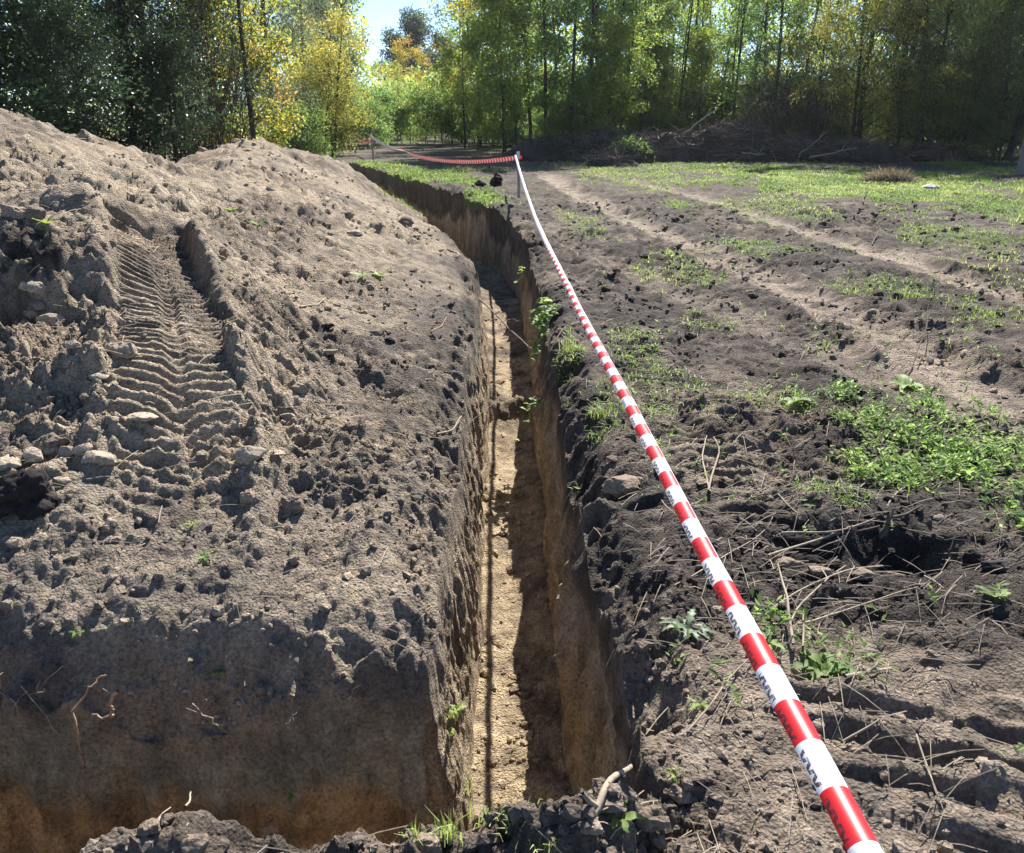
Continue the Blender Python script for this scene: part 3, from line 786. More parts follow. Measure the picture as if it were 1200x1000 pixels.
STONES = [
    (147, 408, 38, 'large pale tan stone lying on left edge of the tyre track', M_STONE, .7),
    (128, 405, 14, 'small tan stone touching the left side of the large pale stone', M_STONE, .8),
    (118, 437, 20, 'low tan slab half sunk in soil below the large pale stone', M_STONE, .45),
    (57, 466, 24, 'rounded grey clod alone on the bank above the row of stones', M_STONEG, .9),
    (293, 528, 32, 'angular tan stone at lower right end of the tyre track', M_STONE, .85),
    (343, 586, 32, 'rounded brown grey stone on the bank right of the tyre track', M_STONEG, .8),
    (292, 578, 26, 'blunt grey clod just left of the rounded brown stone', M_STONEG, .8),
    (117, 531, 38, 'large flat tan stone at right end of the stone row', M_STONE, .55),
    (96, 524, 20, 'squarish tan stone second from right in the stone row', M_STONE, .85),
    (80, 528, 18, 'small tan stone third from right in the stone row', M_STONE, .9),
    (62, 527, 18, 'low tan stone in the middle of the stone row', M_STONE, .7),
    (40, 529, 26, 'longish tan stone left of the middle of the stone row', M_STONE, .65),
    (66, 517, 24, 'grey clod resting behind the middle of the stone row', M_STONEG, .7),
    (8, 540, 26, 'tan stone cut by the left picture edge, end of the stone row', M_STONE, .8),
    (42, 556, 26, 'broad tan clod directly above the black soil lump', M_STONE, .6),
    (74, 560, 20, 'flat tan stone to the right of the black soil lump', M_STONE, .5),
    (44, 336, 20, 'pale rounded clod at foot of the dark hollow in the bank', M_STONE, .85),
    (32, 340, 14, 'small pale clod left of the rounded clod under the dark hollow', M_STONE, .9),
    (44, 356, 18, 'brown clod below the pale rounded clod near the dark hollow', M_STONEG, .85),
    (62, 372, 28, 'long tan clod lying below the dark hollow', M_STONE, .55),
    (86, 402, 16, 'small pale stone between dark hollow and large tyre track stone', M_STONE, .7),
    (167, 482, 28, 'thin pale slab lying left of the lower tyre track', M_STONE, .35),
    (350, 452, 22, 'brown clod at foot of the slope right of tyre track bottom', M_STONEG, .7),
    (386, 409, 22, 'flat light stone lying on dark soil of the bank', M_STONE, .4),
    (475, 257, 17, 'rounded grey clod on bare ground nearest the trench bend', M_STONEG, .8),
    (446, 263, 13, 'small grey clod left of the rounded clod near trench bend', M_STONEG, .8),
    (416, 271, 18, 'pale oblong stone at the foot of the spoil slope', M_STONE, .5),
    (408, 250, 15, 'grey clod in the line at foot of the far spoil heap', M_STONEG, .8),
    (382, 262, 12, 'small grey clod on the far spoil slope', M_STONEG, .8),
    (15, 245, 26, 'grey boulder of soil high on the left bank', M_STONEG, .8),
    (40, 247, 26, 'angular grey clod beside the grey boulder high on the left bank', M_STONEG, .8),
    (386, 381, 14, 'dark clod on the ledge beside the trench', M_HUMUS, .8),
    (457, 398, 12, 'small dark clod alone between bank and trench lip', M_HUMUS, .8),
    (732, 561, 44, 'big dark rounded clod on the right trench lip under the tape', M_STONEG, .7),
    (838, 712, 14, 'small grey stone beside the thistle rosette', M_STONEG, .7),
    (925, 655, 30, 'grey brown clod at left side of the dark pit', M_STONEG, .6),
    (960, 662, 26, 'flattened grey clod at the mouth of the dark pit', M_STONEG, .5),
    (1140, 650, 26, 'dark clod right of the dark pit', M_HUMUS, .8),
    (1165, 660, 24, 'dark clod at the far right rim of the dark pit', M_HUMUS, .8),
    (1010, 668, 26, 'slanting pale clod lying below the dark pit', M_STONEG, .45),
    (255, 715, 16, 'small tan clod on the near edge above the shaded wall', M_STONE, .8),
    (345, 655, 16, 'small grey clod below the rounded brown stone', M_STONEG, .8),
    (230, 985, 30, 'dark lump of soil on left of the near heap', M_STONEG, .85),
    (320, 968, 28, 'dark lump of soil in the middle of the near heap', M_STONEG, .85),
    (175, 965, 22, 'dark lump at the crest of the near heap on its left end', M_STONEG, .85),
    (500, 985, 30, 'grey lump of soil on the near lip below the shaded wall', M_STONEG, .8),
    (560, 950, 40, 'broad grey slab of soil on the near lip at trench end', M_STONEG, .5),
    (760, 950, 40, 'large blocky brown clod on the near lip right of the trench', M_STONEG, .8),
    (795, 925, 26, 'brown clod on the near right corner of the trench', M_STONEG, .7),
    (690, 960, 28, 'brown lump of soil in front of trench end', M_STONEG, .7),
    (1100, 605, 10, 'tiny pale stone among weeds above the dark pit', M_STONE, .7),
]
for k, (px, py, sz, lab, mat, fl) in enumerate(STONES):
    nm = 'stone' if mat is M_STONE else 'soil_clod'
    stone(px, py, sz * (.8 if px < 500 else .9), lab, mat, fl, k, 'stones and clods on the bare soil', nm, cat='stone' if mat is M_STONE else 'soil clod', rough=.3 if mat is M_STONE else .4)
stone(28, 572, 56, 'black crumbly lump of humus near the left picture edge', M_HUMUS, .75, 301, None, 'humus_lump', .6, 'soil lump', 1.0)
stone(1093, 217, 17, 'white stone lying at the edge of the grass strip', M_WHITE, .45, 302, None, 'white_stone', .3, 'stone')
stone(582, 212, 16, 'dark upright turf clod on grass beside the trench', M_HUMUS, 1.1, 303, None, 'turf_clod', .5, 'soil clod', .8)
stone(564, 214, 14, 'low dark turf clod left of the upright one on grass', M_HUMUS, .8, 304, None, 'turf_clod', .5, 'soil clod', 1.)

# ------------------------------------------------------------------ grass and low weeds (stuff)
M_GRASS = leaf_material('grass_blades', [(0, (.08, .13, .03)), (.55, (.19, .265, .055)), (1, (.33, .35, .12))], .32, .55)
M_WEED = leaf_material('weed_leaves', [(0, (.06, .11, .026)), (.5, (.135, .215, .05)), (1, (.26, .33, .11))], .38, .6)
M_DRYG = leaf_material('dry_grass', [(0, (.09, .072, .045)), (1, (.26, .21, .125))], .3, .7)
M_THIST = leaf_material('thistle_leaf', [(0, (.11, .16, .09)), (1, (.22, .28, .18))], .3, .5)
def blades(x, y, z, h, w, rng, lean=.5):
    n = len(x)
    th = rng.uniform(0, 6.28, n); D = np.stack([np.cos(th), np.sin(th), np.zeros(n)], 1); S = np.stack([-np.sin(th), np.cos(th), np.zeros(n)], 1)
    P = np.stack([x, y, z - .005], 1); h = h[:, None]; w = np.broadcast_to(w, n)[:, None]
    ln = rng.uniform(.1, lean * 1.6, n)[:, None]
    m = P + D * h * ln * .3 + np.array((0, 0, 1)) * h * .6
    t = P + D * h * ln + np.array((0, 0, 1)) * h * (1 - .3 * ln)
    V = np.stack([P - S * w * .5, P + S * w * .5, m + S * w * .42, m - S * w * .42, t + S * w * .08, t - S * w * .08], 1).reshape(-1, 3)
    b = np.arange(n)[:, None] * 6
    F = np.concatenate([b + np.array([[0, 1, 2, 3]]), b + np.array([[3, 2, 4, 5]])])
    return V, F
def grass():
    rng = np.random.default_rng(5)
    n = 660000
    n0 = n // 5
    y = np.repeat(np.where(rng.random(n0) < .55, np.exp(rng.uniform(math.log(2.4), math.log(36), n0)), rng.uniform(11, 33, n0)), 5); x = np.repeat(rng.uniform(-.25, .72, n0), 5) * y
    x = x + rng.normal(0, 1, n) * (.008 + .002 * y); y = y + rng.normal(0, 1, n) * (.008 + .002 * y)
    m = mask(x, y, GRASS, 301)
    clump = sstep(-.35, .35, fbm(x * 7, y * 7, 2, 305) + .5 * fbm(x * 1.7, y * 1.7, 2, 306))
    keep = (rng.random(n) < m * (.2 + .8 * clump)) | ((np.repeat(rng.random(n0), 5) < .006) & (x - xc(y) > .4) & (y > 3.2))
    x, y = x[keep], y[keep]
    z, s, d = surf(x, y)
    ok = s < .02; x, y, z, d = x[ok], y[ok], z[ok], d[ok]
    n = len(x)
    h = (.022 + .055 * rng.random(n) ** 2.2) * (1 + .5 * sstep(8, 25, y))
    V, F = blades(x, y, z, h, .0028 + .0008 * y, rng, .9)
    tone = np.repeat(np.clip(.45 + .6 * fbm(x * .8, y * .8, 2, 307) + .15 * rng.normal(size=n), 0, 1), 6)
    o = mk('grass', V, F, M_GRASS, tone=tone)
    tag(o, 'short bright green grass in patches over the dark field', 'grass', kind='stuff')
    # broad-leaved weeds
    n = 26000
    y = rng.uniform(1.6, 6.5, n); x = rng.uniform(.3, 3.8, n)
    m = mask(x, y, WEED, 311)
    keep = (rng.random(n) < m * (.13 + .87 * sstep(-.15, .3, fbm(x * 5, y * 5, 3, 312)))) | (rng.random(n) < .004)
    x, y = x[keep], y[keep]; z, s, d = surf(x, y); ok = s < .02; x, y, z = x[ok], y[ok], z[ok]
    VV, FF, TT, off = [], [], [], 0
    for k in range(5):
        n = len(x)
        th = rng.uniform(0, 6.28, n)
        el = rng.uniform(.0, .9, n)
        D = np.stack([np.cos(th) * np.cos(el), np.sin(th) * np.cos(el), np.sin(el)], 1)
        hh = rng.uniform(.0, .07, n)
        V, F = leaves(np.stack([x + rng.normal(0, .012, n), y + rng.normal(0, .012, n), z + hh], 1), D, rng.uniform(.022, .05, n), rng.uniform(.009, .02, n), rng, .15, 1.2)
        VV.append(V); FF.append(F + off); off += len(V)
        TT.append(np.repeat(np.clip(rng.normal(.45, .2, n) + 3 * hh, 0, 1), 4))
    o = mk('weed_cover', np.concatenate(VV), np.concatenate(FF), M_WEED, tone=np.concatenate(TT))
    tag(o, 'low broad leaved weeds spreading over the soil at right', 'weeds', kind='stuff')
    # straw and dead stalks strewn about
    n = 6500
    y = np.exp(rng.uniform(math.log(1.3), math.log(12), n)); x = rng.uniform(-.7, .7, n) * y
    u = x - xc(y)
    z, s, d = surf(x, y)
    q = .25 + .75 * np.exp(-((x - 1.2) / .8) ** 2 - ((y - 2.9) / .8) ** 2)
    ok = (s < .02) & (rng.random(n) < np.where(u > 0, q, .18)) & (d > .02)
    x, y, z = x[ok], y[ok], z[ok]
    n = len(x); th = rng.normal(.3, .8, n); L = rng.uniform(.03, .16, n) * (1 + .06 * y)
    D = np.stack([np.cos(th), np.sin(th), np.zeros(n)], 1)
    A = np.stack([x, y, z], 1); B = A + D * L[:, None]
    B[:, 2] = hzs(B[:, 0], B[:, 1]) 
    A[:, 2] += .006 + .012 * rng.random(n); B[:, 2] += .006 + .03 * rng.random(n)
    okk = np.abs(A[:, 2] - B[:, 2]) < .08; A, B, D = A[okk], B[okk], D[okk]
    n = len(A)
    lines = [(np.stack([A[i], (A[i] + B[i]) / 2 + (0, 0, .006), B[i]]), .0011 + .0002 * A[i][1]) for i in range(n)]
    V, F = tubes(lines, 3)
    o = mk('straw_litter', V, F, M_TWIG)
    tag(o, 'dead straw and stalk bits littering the soil', 'straw litter', kind='stuff')
grass()

# ------------------------------------------------------------------ sticks, stalks and roots, one object each
def stick(pts, r0, r1, mat, label, name, cat, lift=(.02, .03), seed=0, branch=0, sag=.0, group=None):
    """pts: pixels on the ground (px, py[, extra height])"""
    rng = np.random.default_rng(seed)
    P = []
    for k, p in enumerate(pts):
        h = hit(p[0], p[1]); P.append(h + np.array((0, 0, (p[2] if len(p) > 2 else 0.012))))
    P = np.array(P)
    n = 9 if len(P) == 2 else 4 * len(P)
    s = np.linspace(0, len(P) - 1, n)
    Q = np.stack([np.interp(s, np.arange(len(P)), P[:, k]) for k in range(3)], 1)
    L = np.linalg.norm(P[-1] - P[0])
    Q[1:-1] += rng.normal(0, .012 * L, (n - 2, 3)) * (1, 1, .4)
    g = hzs(Q[:, 0], Q[:, 1]); d = edge_dist(Q[:, 0], Q[:, 1])
    Q[:, 2] = np.where(d > 0, np.maximum(Q[:, 2], g + r0 * .6), Q[:, 2])
    for _ in range(2): Q[1:-1] = .25 * Q[:-2] + .5 * Q[1:-1] + .25 * Q[2:]
    lines = [(Q, np.linspace(r0, r1, n))]
    for b in range(branch):
        i = rng.integers(2, n - 2); dv = unit(Q[i + 1] - Q[i - 1] + rng.normal(0, .9, 3) * np.linalg.norm(Q[i + 1] - Q[i - 1])) * L * rng.uniform(.15, .35)
        dv[2] = abs(dv[2]) * .5
        lines.append((np.stack([Q[i], Q[i] + dv * .5 + rng.normal(0, .01, 3), Q[i] + dv]), np.linspace(r1 * 1.2, r1 * .6, 3)))
    c = Q[0].copy()
    V, F = tubes([(q - c, r) for q, r in lines], 6)
    o = mk(name, V, F, mat, smooth=True); o.location = c
    return tag(o, label, cat, group)
STK = [
    ([(805, 862), (862, 793), (905, 742)], .003, .002, M_TWIG, 'long straight dry stalk below the tape left of the leafy weed', 'dry_stalk', 0),
    ([(905, 716), (985, 672), (1040, 668)], .004, .003, M_TWIG, 'long pale reed arching left of the dark pit, upper one', 'dry_stalk', 0),
    ([(925, 735), (955, 695), (990, 668)], .004, .003, M_TWIG, 'pale bent reed crossing the arching reed below the pit', 'dry_stalk', 0),
    ([(935, 735), (1000, 715), (1075, 692)], .004, .002, M_TWIG, 'long pale reed pointing right towards the compact ground', 'dry_stalk', 1),
    ([(928, 765, .03), (918, 725, .08), (908, 690, .1)], .006, .003, M_TWIG, 'short upright grey stalk rising from the leafy weed', 'dry_stalk', 0),
    ([(940, 765, .02), (940, 730, .05)], .004, .003, M_TWIG, 'tiny upright stalk right of the grey stalk in the weed', 'dry_stalk', 0),
    ([(990, 797), (1045, 788)], .006, .004, M_TWIG, 'thick pale stick lying right of the leafy weed', 'stick', 1),
    ([(1073, 865), (1098, 938)], .003, .002, M_TWIG, 'thin stalk pointing down across the compact pale ground', 'dry_stalk', 0),
    ([(830, 578), (843, 530), (836, 515)], .006, .004, M_TWIG, 'pale curved root piece standing by the tape, right one', 'root', 0),
    ([(832, 580), (822, 540), (828, 515)], .005, .003, M_TWIG, 'pale curved root piece by the tape, left one', 'root', 0),
    ([(905, 632), (960, 640), (1030, 622)], .005, .004, M_TWIGD, 'dark stalk lying along the upper rim of the pit', 'stick', 1),
    ([(900, 655), (965, 636), (1030, 612)], .006, .003, M_TWIG, 'pale stalk leading to the stump by the pit, lower one', 'dry_stalk', 0),
    ([(915, 630), (985, 628), (1033, 608)], .005, .003, M_TWIG, 'pale stalk leading to the stump by the pit, upper one', 'dry_stalk', 0),
    ([(1035, 612), (1060, 608), (1080, 596)], .007, .004, M_TWIGD, 'dark stick pointing right from the stump by the pit', 'stick', 0),
    ([(1040, 615), (1100, 640), (1130, 632)], .004, .002, M_TWIGD, 'thin dark twig running right over the dark pit', 'twig', 1),
    ([(1038, 600), (1062, 570), (1065, 530), (1055, 510)], .004, .003, M_TWIG, 'pale curved stem arching through the weeds above the pit', 'dry_stalk', 0),
    ([(1103, 515), (1122, 540)], .005, .004, M_TWIG, 'short pale stick lying in the middle of the weeds', 'stick', 0),
    ([(790, 690), (870, 650), (905, 610)], .003, .002, M_TWIG, 'fine stalk crossing under the tape left of the pit', 'dry_stalk', 0),
    ([(775, 590), (800, 625), (850, 640)], .003, .002, M_TWIG, 'fine curved stalk left of the tape above trench lip', 'dry_stalk', 0),
    ([(985, 875), (1030, 848)], .004, .003, M_TWIG, 'small stalk lying beside the tape near the bottom', 'dry_stalk', 0),
    ([(895, 572), (935, 605)], .004, .003, M_TWIG, 'pale stick lying on dark soil left of the weeds', 'stick', 0),
    ([(690, 968), (712, 925), (742, 900)], .010, .007, M_TWIG, 'thick broken root end on the near lip at right trench corner', 'root', 1),
    ([(300, 953), (320, 935), (340, 912, .03)], .003, .002, M_TWIG, 'curved thin stem rising from the near heap, right one', 'dry_stalk', 0),
    ([(275, 955), (292, 938), (302, 925, .02)], .003, .002, M_ROOT, 'curved thin stem rising from the near heap, middle one', 'dry_stalk', 0),
    ([(218, 950), (228, 930), (245, 935), (252, 950)], .003, .002, M_TWIG, 'thin stem looping over the crest of the near heap', 'dry_stalk', 0),
    ([(352, 362), (372, 360), (382, 352)], .006, .004, M_TWIG, 'pale stick lying high on the slope right of the tyre track', 'stick', 0),
    ([(505, 392), (518, 384), (524, 375, .03)], .005, .003, M_ROOT, 'forked reddish root end on the trench lip', 'root', 1),
    ([(500, 508), (540, 532), (576, 553)], .004, .0015, M_TWIG, 'long grey root hanging over the trench from its left lip', 'root', 2),
    ([(512, 512), (530, 508), (541, 495, .04)], .006, .004, M_TWIG, 'bare pale root tip sticking up on the left trench lip', 'root', 0),
    ([(63, 230), (72, 229)], .004, .004, M_TWIG, 'tiny pale straw high on the left bank', 'straw', 0),
    ([(85, 250), (105, 242), (128, 243)], .004, .002, M_TWIGD, 'thin arched stem above the dark hollow in the bank', 'twig', 0),
    ([(930, 330), (945, 300), (940, 280)], .004, .003, M_TWIGD, 'dark thin twig standing beside the pale rut', 'twig', 0),
    ([(855, 500), (880, 465), (905, 440)], .004, .003, M_TWIGD, 'long dark twig lying between tape and weeds', 'twig', 1),
    ([(1065, 440), (1078, 405, .12), (1083, 385, .2)], .005, .002, M_TWIGD, 'dark bare stem standing at the top of the weeds', 'twig', 1),
    ([(1128, 245), (1150, 240), (1170, 232)], .01, .006, M_TWIGD, 'dark crooked branch lying in the far grass', 'branch', 1),
    ([(1012, 240, .0), (1013, 222, .1)], .014, .01, M_TWIGD, 'short dark stub standing in front of the grass strip', 'stub', 0),
    ([(1022, 288, .0), (1030, 275, .1)], .012, .008, M_TWIGD, 'dark leaning stub between the two pale ruts', 'stub', 0),
]
for k, (pts, r0, r1, mat, lab, nm, br) in enumerate(STK):
    stick(pts, r0, r1, mat, lab, nm, nm.replace('_', ' '), seed=k, branch=br, group='sticks, stalks and roots')

def leaning_stick():
    a = np.array((float(xc(8.6)) - .33, 8.6, -.22)); b = np.array((float(xc(7.9)) + .24, 7.9, -.62))
    Q = np.linspace(a, b, 10) + np.random.default_rng(5).normal(0, .006, (10, 3))
    V, F = tubes([(Q - a, np.linspace(.009, .006, 10)), (np.array([Q[4] - a, Q[4] - a + (.1, .05, .02), Q[4] - a + (.17, .0, .0)]), np.array([.005, .004, .002]))], 6)
    o = mk('stick', V, F, M_TWIG, smooth=True); o.location = a
    tag(o, 'thin stick wedged slantwise across the trench before the bend', 'stick', 'sticks, stalks and roots')
leaning_stick()

# roots in the shaded wall and along the left cut face
def wall_root(pts, Y, r0, r1, mat, label, seed):
    rng = np.random.default_rng(seed)
    P = []
    for px, py, out in pts:
        r = ray(px, py)
        p = at_Y(px, py, Y)
        P.append((p[0], float(yE(np.array([p[0]]))[0]) - out - .02, p[2]))
    P = np.array(P); n = 4 * len(P)
    s = np.linspace(0, len(P) - 1, n)
    Q = np.stack([np.interp(s, np.arange(len(P)), P[:, k]) for k in range(3)], 1)
    Q[1:-1] += rng.normal(0, .004, (n - 2, 3))
    c = Q[0].copy(); V, F = tubes([(Q - c, np.linspace(r0, r1, n))], 6)
    o = mk('root', V, F, mat, smooth=True); o.location = c
    return tag(o, label, 'root', 'roots in the shaded wall')
wall_root([(150, 792, .09), (138, 812, .08), (140, 830, .06), (122, 838, .05), (105, 840, .02)], 2.15, .006, .0025, M_ROOT, 'pale peeled root curling out of the shaded wall, right one', 1)
wall_root([(108, 888, .08), (102, 860, .08), (92, 825, .07), (108, 803, .05), (122, 795, .02)], 2.15, .0055, .003, M_ROOT, 'pale peeled root hanging from the shaded wall, left one', 2)
wall_root([(228, 820, .03), (255, 840, .05), (280, 868, .04)], 2.15, .004, .003, M_STONEG, 'straight grey root lying on the shaded wall face', 3)
wall_root([(335, 852, .02), (340, 838, .05), (352, 826, .03)], 2.15, .002, .0015, M_TWIG, 'fine root stub in the middle of the shaded wall', 4)
wall_root([(410, 820, .02), (416, 850, .05), (418, 880, .04)], 2.15, .0018, .001, M_TWIG, 'fine hanging root near the right end of the shaded wall', 5)
def fine_roots():
    rng = np.random.default_rng(12); lines = []
    for k in range(150):
        if k < 115:
            y = rng.uniform(2.25, 8); side = 1 if rng.random() < .75 else -1
            x = float(xc(y)) + (float(uL(y)) + .02 if side > 0 else float(uR(y)) - .02)
            dirv = np.array((side * .25, rng.normal(0, .35), -1.))
        else:
            x = rng.uniform(-1.9, -.35); y = float(yE(np.array([x]))[0]) - .02; dirv = np.array((rng.normal(0, .5), -.3, -1.))
        z = rng.uniform(-.55, -.06)
        L = rng.uniform(.08, .4) if k < 115 else rng.uniform(.04, .14); t = np.linspace(0, 1, 6)[:, None]
        P = np.array((x, y, z)) + dirv * L * t + np.cumsum(rng.normal(0, .012, (6, 3)), 0)
        lines.append((P, np.linspace(.0016, .0006, 6)))
    V, F = tubes(lines, 3)
    o = mk('root_hairs', V, F, M_TWIG)
    tag(o, 'fine hair roots hanging from the cut trench faces', 'root hairs', kind='stuff')
fine_roots()
# stump by the pit
def stump():
    p = hit(1035, 628)
    rng = np.random.default_rng(4)
    z = np.linspace(-.03, .1, 9); P = np.stack([.012 * np.sin(z * 30), .006 * np.cos(z * 25), z], 1)
    V, F = tubes([(P, np.linspace(.016, .007, 9) * (1 + .15 * rng.normal(size=9))), (np.array([(0, 0, .05), (.02, 0, .08), (.028, .01, .11)]), np.array([.006, .005, .003]))], 7)
    o = mk('shrub_stump', V, F, M_TWIGD, smooth=True); o.location = p
    tag(o, 'dark broken shrub stump standing at the rim of the pit', 'stump')
stump()

# ------------------------------------------------------------------ single plants
def big_leaf(L, W, curl, lobes, rng, z0=0.0):
    """long leaf in local x, two strips of quads, lobed outline, curling down"""
    n = 9; t = np.linspace(0, 1, n)
    w = W * np.sin(np.pi * np.clip(t * .92 + .06, 0, 1)) ** .7 * (1 + (.35 * np.sign(np.sin(t * lobes * 2 * np.pi)) if lobes else 0))
    x = L * t * (1 - .15 * curl * t); z = z0 + L * (.45 * t - .75 * curl * t * t)
    V = []
    for i in range(n):
        V += [(x[i], -w[i] * .5, z[i] + w[i] * .18), (x[i], 0, z[i]), (x[i], w[i] * .5, z[i] + w[i] * .18)]
    V = np.array(V) + rng.normal(0, .0015, (n * 3, 3))
    F = []
    for i in range(n - 1):
        a = i * 3
        F += [(a, a + 1, a + 4, a + 3), (a + 1, a + 2, a + 5, a + 4)]
    return V, np.array(F)
def rosette(px, py, nl, L, W, curl, lobes, mat, label, name, cat, seed, lift=.005):
    p = hit(px, py); root = empty(name, p + np.array((0, 0, lift)))
    tag(root, label, cat)
    rng = np.random.default_rng(seed)
    for k in range(nl):
        l = L * rng.uniform(.65, 1.1)
        V, F = big_leaf(l, W * rng.uniform(.8, 1.15), curl * rng.uniform(.6, 1.2), lobes, rng)
        o = mk('leaf', V, F, mat, root, True, tone=np.full(len(V), rng.uniform(.25, .8)))
        o.rotation_euler = (0, rng.uniform(-.25, .2), k * 2 * math.pi / nl + rng.uniform(-.25, .25))
    return root
rosette(806, 740, 12, .125, .022, .8, 4, M_THIST, 'pale grey green thistle rosette on dark soil left of the tape', 'thistle', 'thistle', 1)
rosette(970, 790, 8, .13, .035, .7, 3, M_WEED, 'dark green leafy weed right of the tape beside the upright stalk', 'leafy_weed', 'weed', 2)
rosette(900, 755, 6, .09, .025, .6, 0, M_WEED, 'small weed tuft close behind the tape above the leafy weed', 'weed_tuft', 'weed', 3)
rosette(930, 475, 6, .13, .035, .6, 0, M_WEED, 'pale weed rosette at the left margin of the weed patch', 'weed_rosette', 'weed', 4)
rosette(1062, 455, 8, .16, .06, .6, 0, M_WEED, 'broad leaved dark green plant at the top of the weed patch', 'dock_plant', 'weed', 5)
rosette(820, 828, 5, .06, .016, .5, 0, M_WEED, 'tiny seedling left of the tape beside the long straight stalk', 'seedling', 'seedling', 6)
rosette(725, 965, 6, .07, .02, .5, 0, M_WEED, 'small weed on the near lip right of the trench end', 'weed_tuft', 'weed', 7)
rosette(1165, 700, 6, .07, .02, .3, 0, M_WEED, 'green seedling with orange top right of the dark pit', 'seedling', 'seedling', 8)
rosette(240, 655, 6, .045, .013, .4, 0, M_WEED, 'lone bright seedling on the bank right of tyre track bottom', 'seedling', 'seedling', 9)
rosette(225, 617, 5, .035, .011, .3, 0, M_GRASS, 'second seedling on the bank just above the lone one', 'seedling', 'seedling', 10)
rosette(260, 792, 5, .04, .012, .4, 0, M_WEED, 'small weed at the upper rim of the shaded wall', 'seedling', 'seedling', 11)
rosette(258, 790, 4, .035, .012, .4, 0, M_WEED, 'small twin weed at the rim of the shaded wall', 'seedling', 'seedling', 12)
rosette(55, 266, 5, .09, .03, .2, 0, M_GRASS, 'bright green tuft on the bench high on the left bank', 'weed_tuft', 'weed', 13)
rosette(425, 327, 7, .12, .03, .3, 0, M_GRASS, 'yellow green tuft on the ledge left of the trench, left one', 'weed_tuft', 'weed', 14)
rosette(445, 325, 7, .12, .03, .3, 0, M_GRASS, 'yellow green tuft on the ledge left of the trench, right one', 'weed_tuft', 'weed', 15)
rosette(270, 248, 5, .10, .03, .2, 0, M_WEED, 'lone green weed on the far spoil heap', 'weed_tuft', 'weed', 16)
rosette(302, 265, 5, .10, .03, .2, 0, M_WEED, 'second green weed low on the far spoil heap', 'weed_tuft', 'weed', 17)
rosette(345, 937, 4, .05, .016, .4, 0, M_WEED, 'small weed on the crest of the near heap', 'seedling', 'seedling', 18)
rosette(90, 745, 4, .035, .012, .4, 0, M_WEED, 'dusty seedling at left above the shaded wall', 'seedling', 'seedling', 19)

def sprig(base, tips, label, name, cat, nleaf, L, W, mat, seed, r=.0025, link_thing=True):
    """upright sprig: stems joined, leaves as parts"""
    rng = np.random.default_rng(seed)
    root = empty(name, base); tag(root, label, cat)
    lines = []; LP = []
    for t in tips:
        t = np.array(t); s = np.linspace(0, 1, 7)[:, None]
        P = t * s + np.array((0, 0, 1)) * (np.sin(s * np.pi) * .12 * np.linalg.norm(t)) + np.cumsum(rng.normal(0, .004, (7, 3)), 0)
        P[0] = 0
        lines.append((P, np.linspace(r, r * .5, 7))); LP.append(P)
    V, F = tubes(lines, 5)
    mk('stem', V, F, M_STEM, root, True)
    for k in range(nleaf):
        P = LP[k % len(LP)]; i = rng.integers(2, 7); pt = P[min(i, 6)]
        V, F = big_leaf(L * rng.uniform(.6, 1.15), W * rng.uniform(.7, 1.2), .5, 0, rng)
        o = mk('leaf', V, F, mat, root, True, tone=np.full(len(V), rng.uniform(.35, .95)))
        o.location = pt; o.rotation_euler = (rng.normal(0, .3), rng.uniform(-.4, .5), rng.uniform(0, 6.28))
    return root
M_STEM = plain('green_stem', (.10, .13, .045), .6, .2, 20, .1)
def on_left_wall(px, py, Y):
    p = at_Y(px, py, Y); p[0] = float(xc(Y)) + float(uL(np.array([Y]))[0]) + .03; return p
sprig(on_left_wall(522, 838, 2.42), [(.06, -.02, .05), (.04, -.06, .09), (.02, -.02, -.02)], 'bright green sprig growing out of the left trench wall', 'wall_sprig', 'sprig', 13, .045, .022, M_GRASS, 21)
yb = 6.6
pb = np.array((float(xc(yb)) + float(uR(np.array([yb]))[0]) + .02, yb, -.02))
sprig(pb, [(-.08, -.1, .16), (-.05, .1, .2), (-.1, .02, .02), (-.12, -.15, -.16), (-.1, -.05, -.3), (.02, 0, .17), (-.1, .15, -.02), (-.09, -.2, .05)], 'leafy green bush hanging over the right trench lip', 'lip_plant', 'plant', 120, .075, .036, M_WEED, 22, .004)
sprig(pb + np.array((-.05, -.55, -.45)), [(-.16, -.25, -.1), (-.13, -.35, .02), (-.2, -.4, -.2)], 'trailing green shoot on the right trench wall below the bush', 'trailing_shoot', 'plant', 26, .075, .03, M_WEED, 23, .004)
for k, (px, py, Yq, lab) in enumerate(((640, 335, 10.6, 'yellow green sprig on the trench wall at the bend, upper one'), (565, 300, 10.9, 'yellow green sprig on the trench wall at the bend, left one'), (608, 327, 10.2, 'single yellow weed on the shaded trench wall at the bend'))):
    pw = np.array((float(xc(Yq)) + .24, Yq, -.35 - .2 * k))
    sprig(pw, [(-.06, -.05, .08), (-.08, -.02, -.06), (-.03, -.08, .12)], lab, 'wall_sprig', 'sprig', 14, .09, .04, M_GRASS, 30 + k, .003)
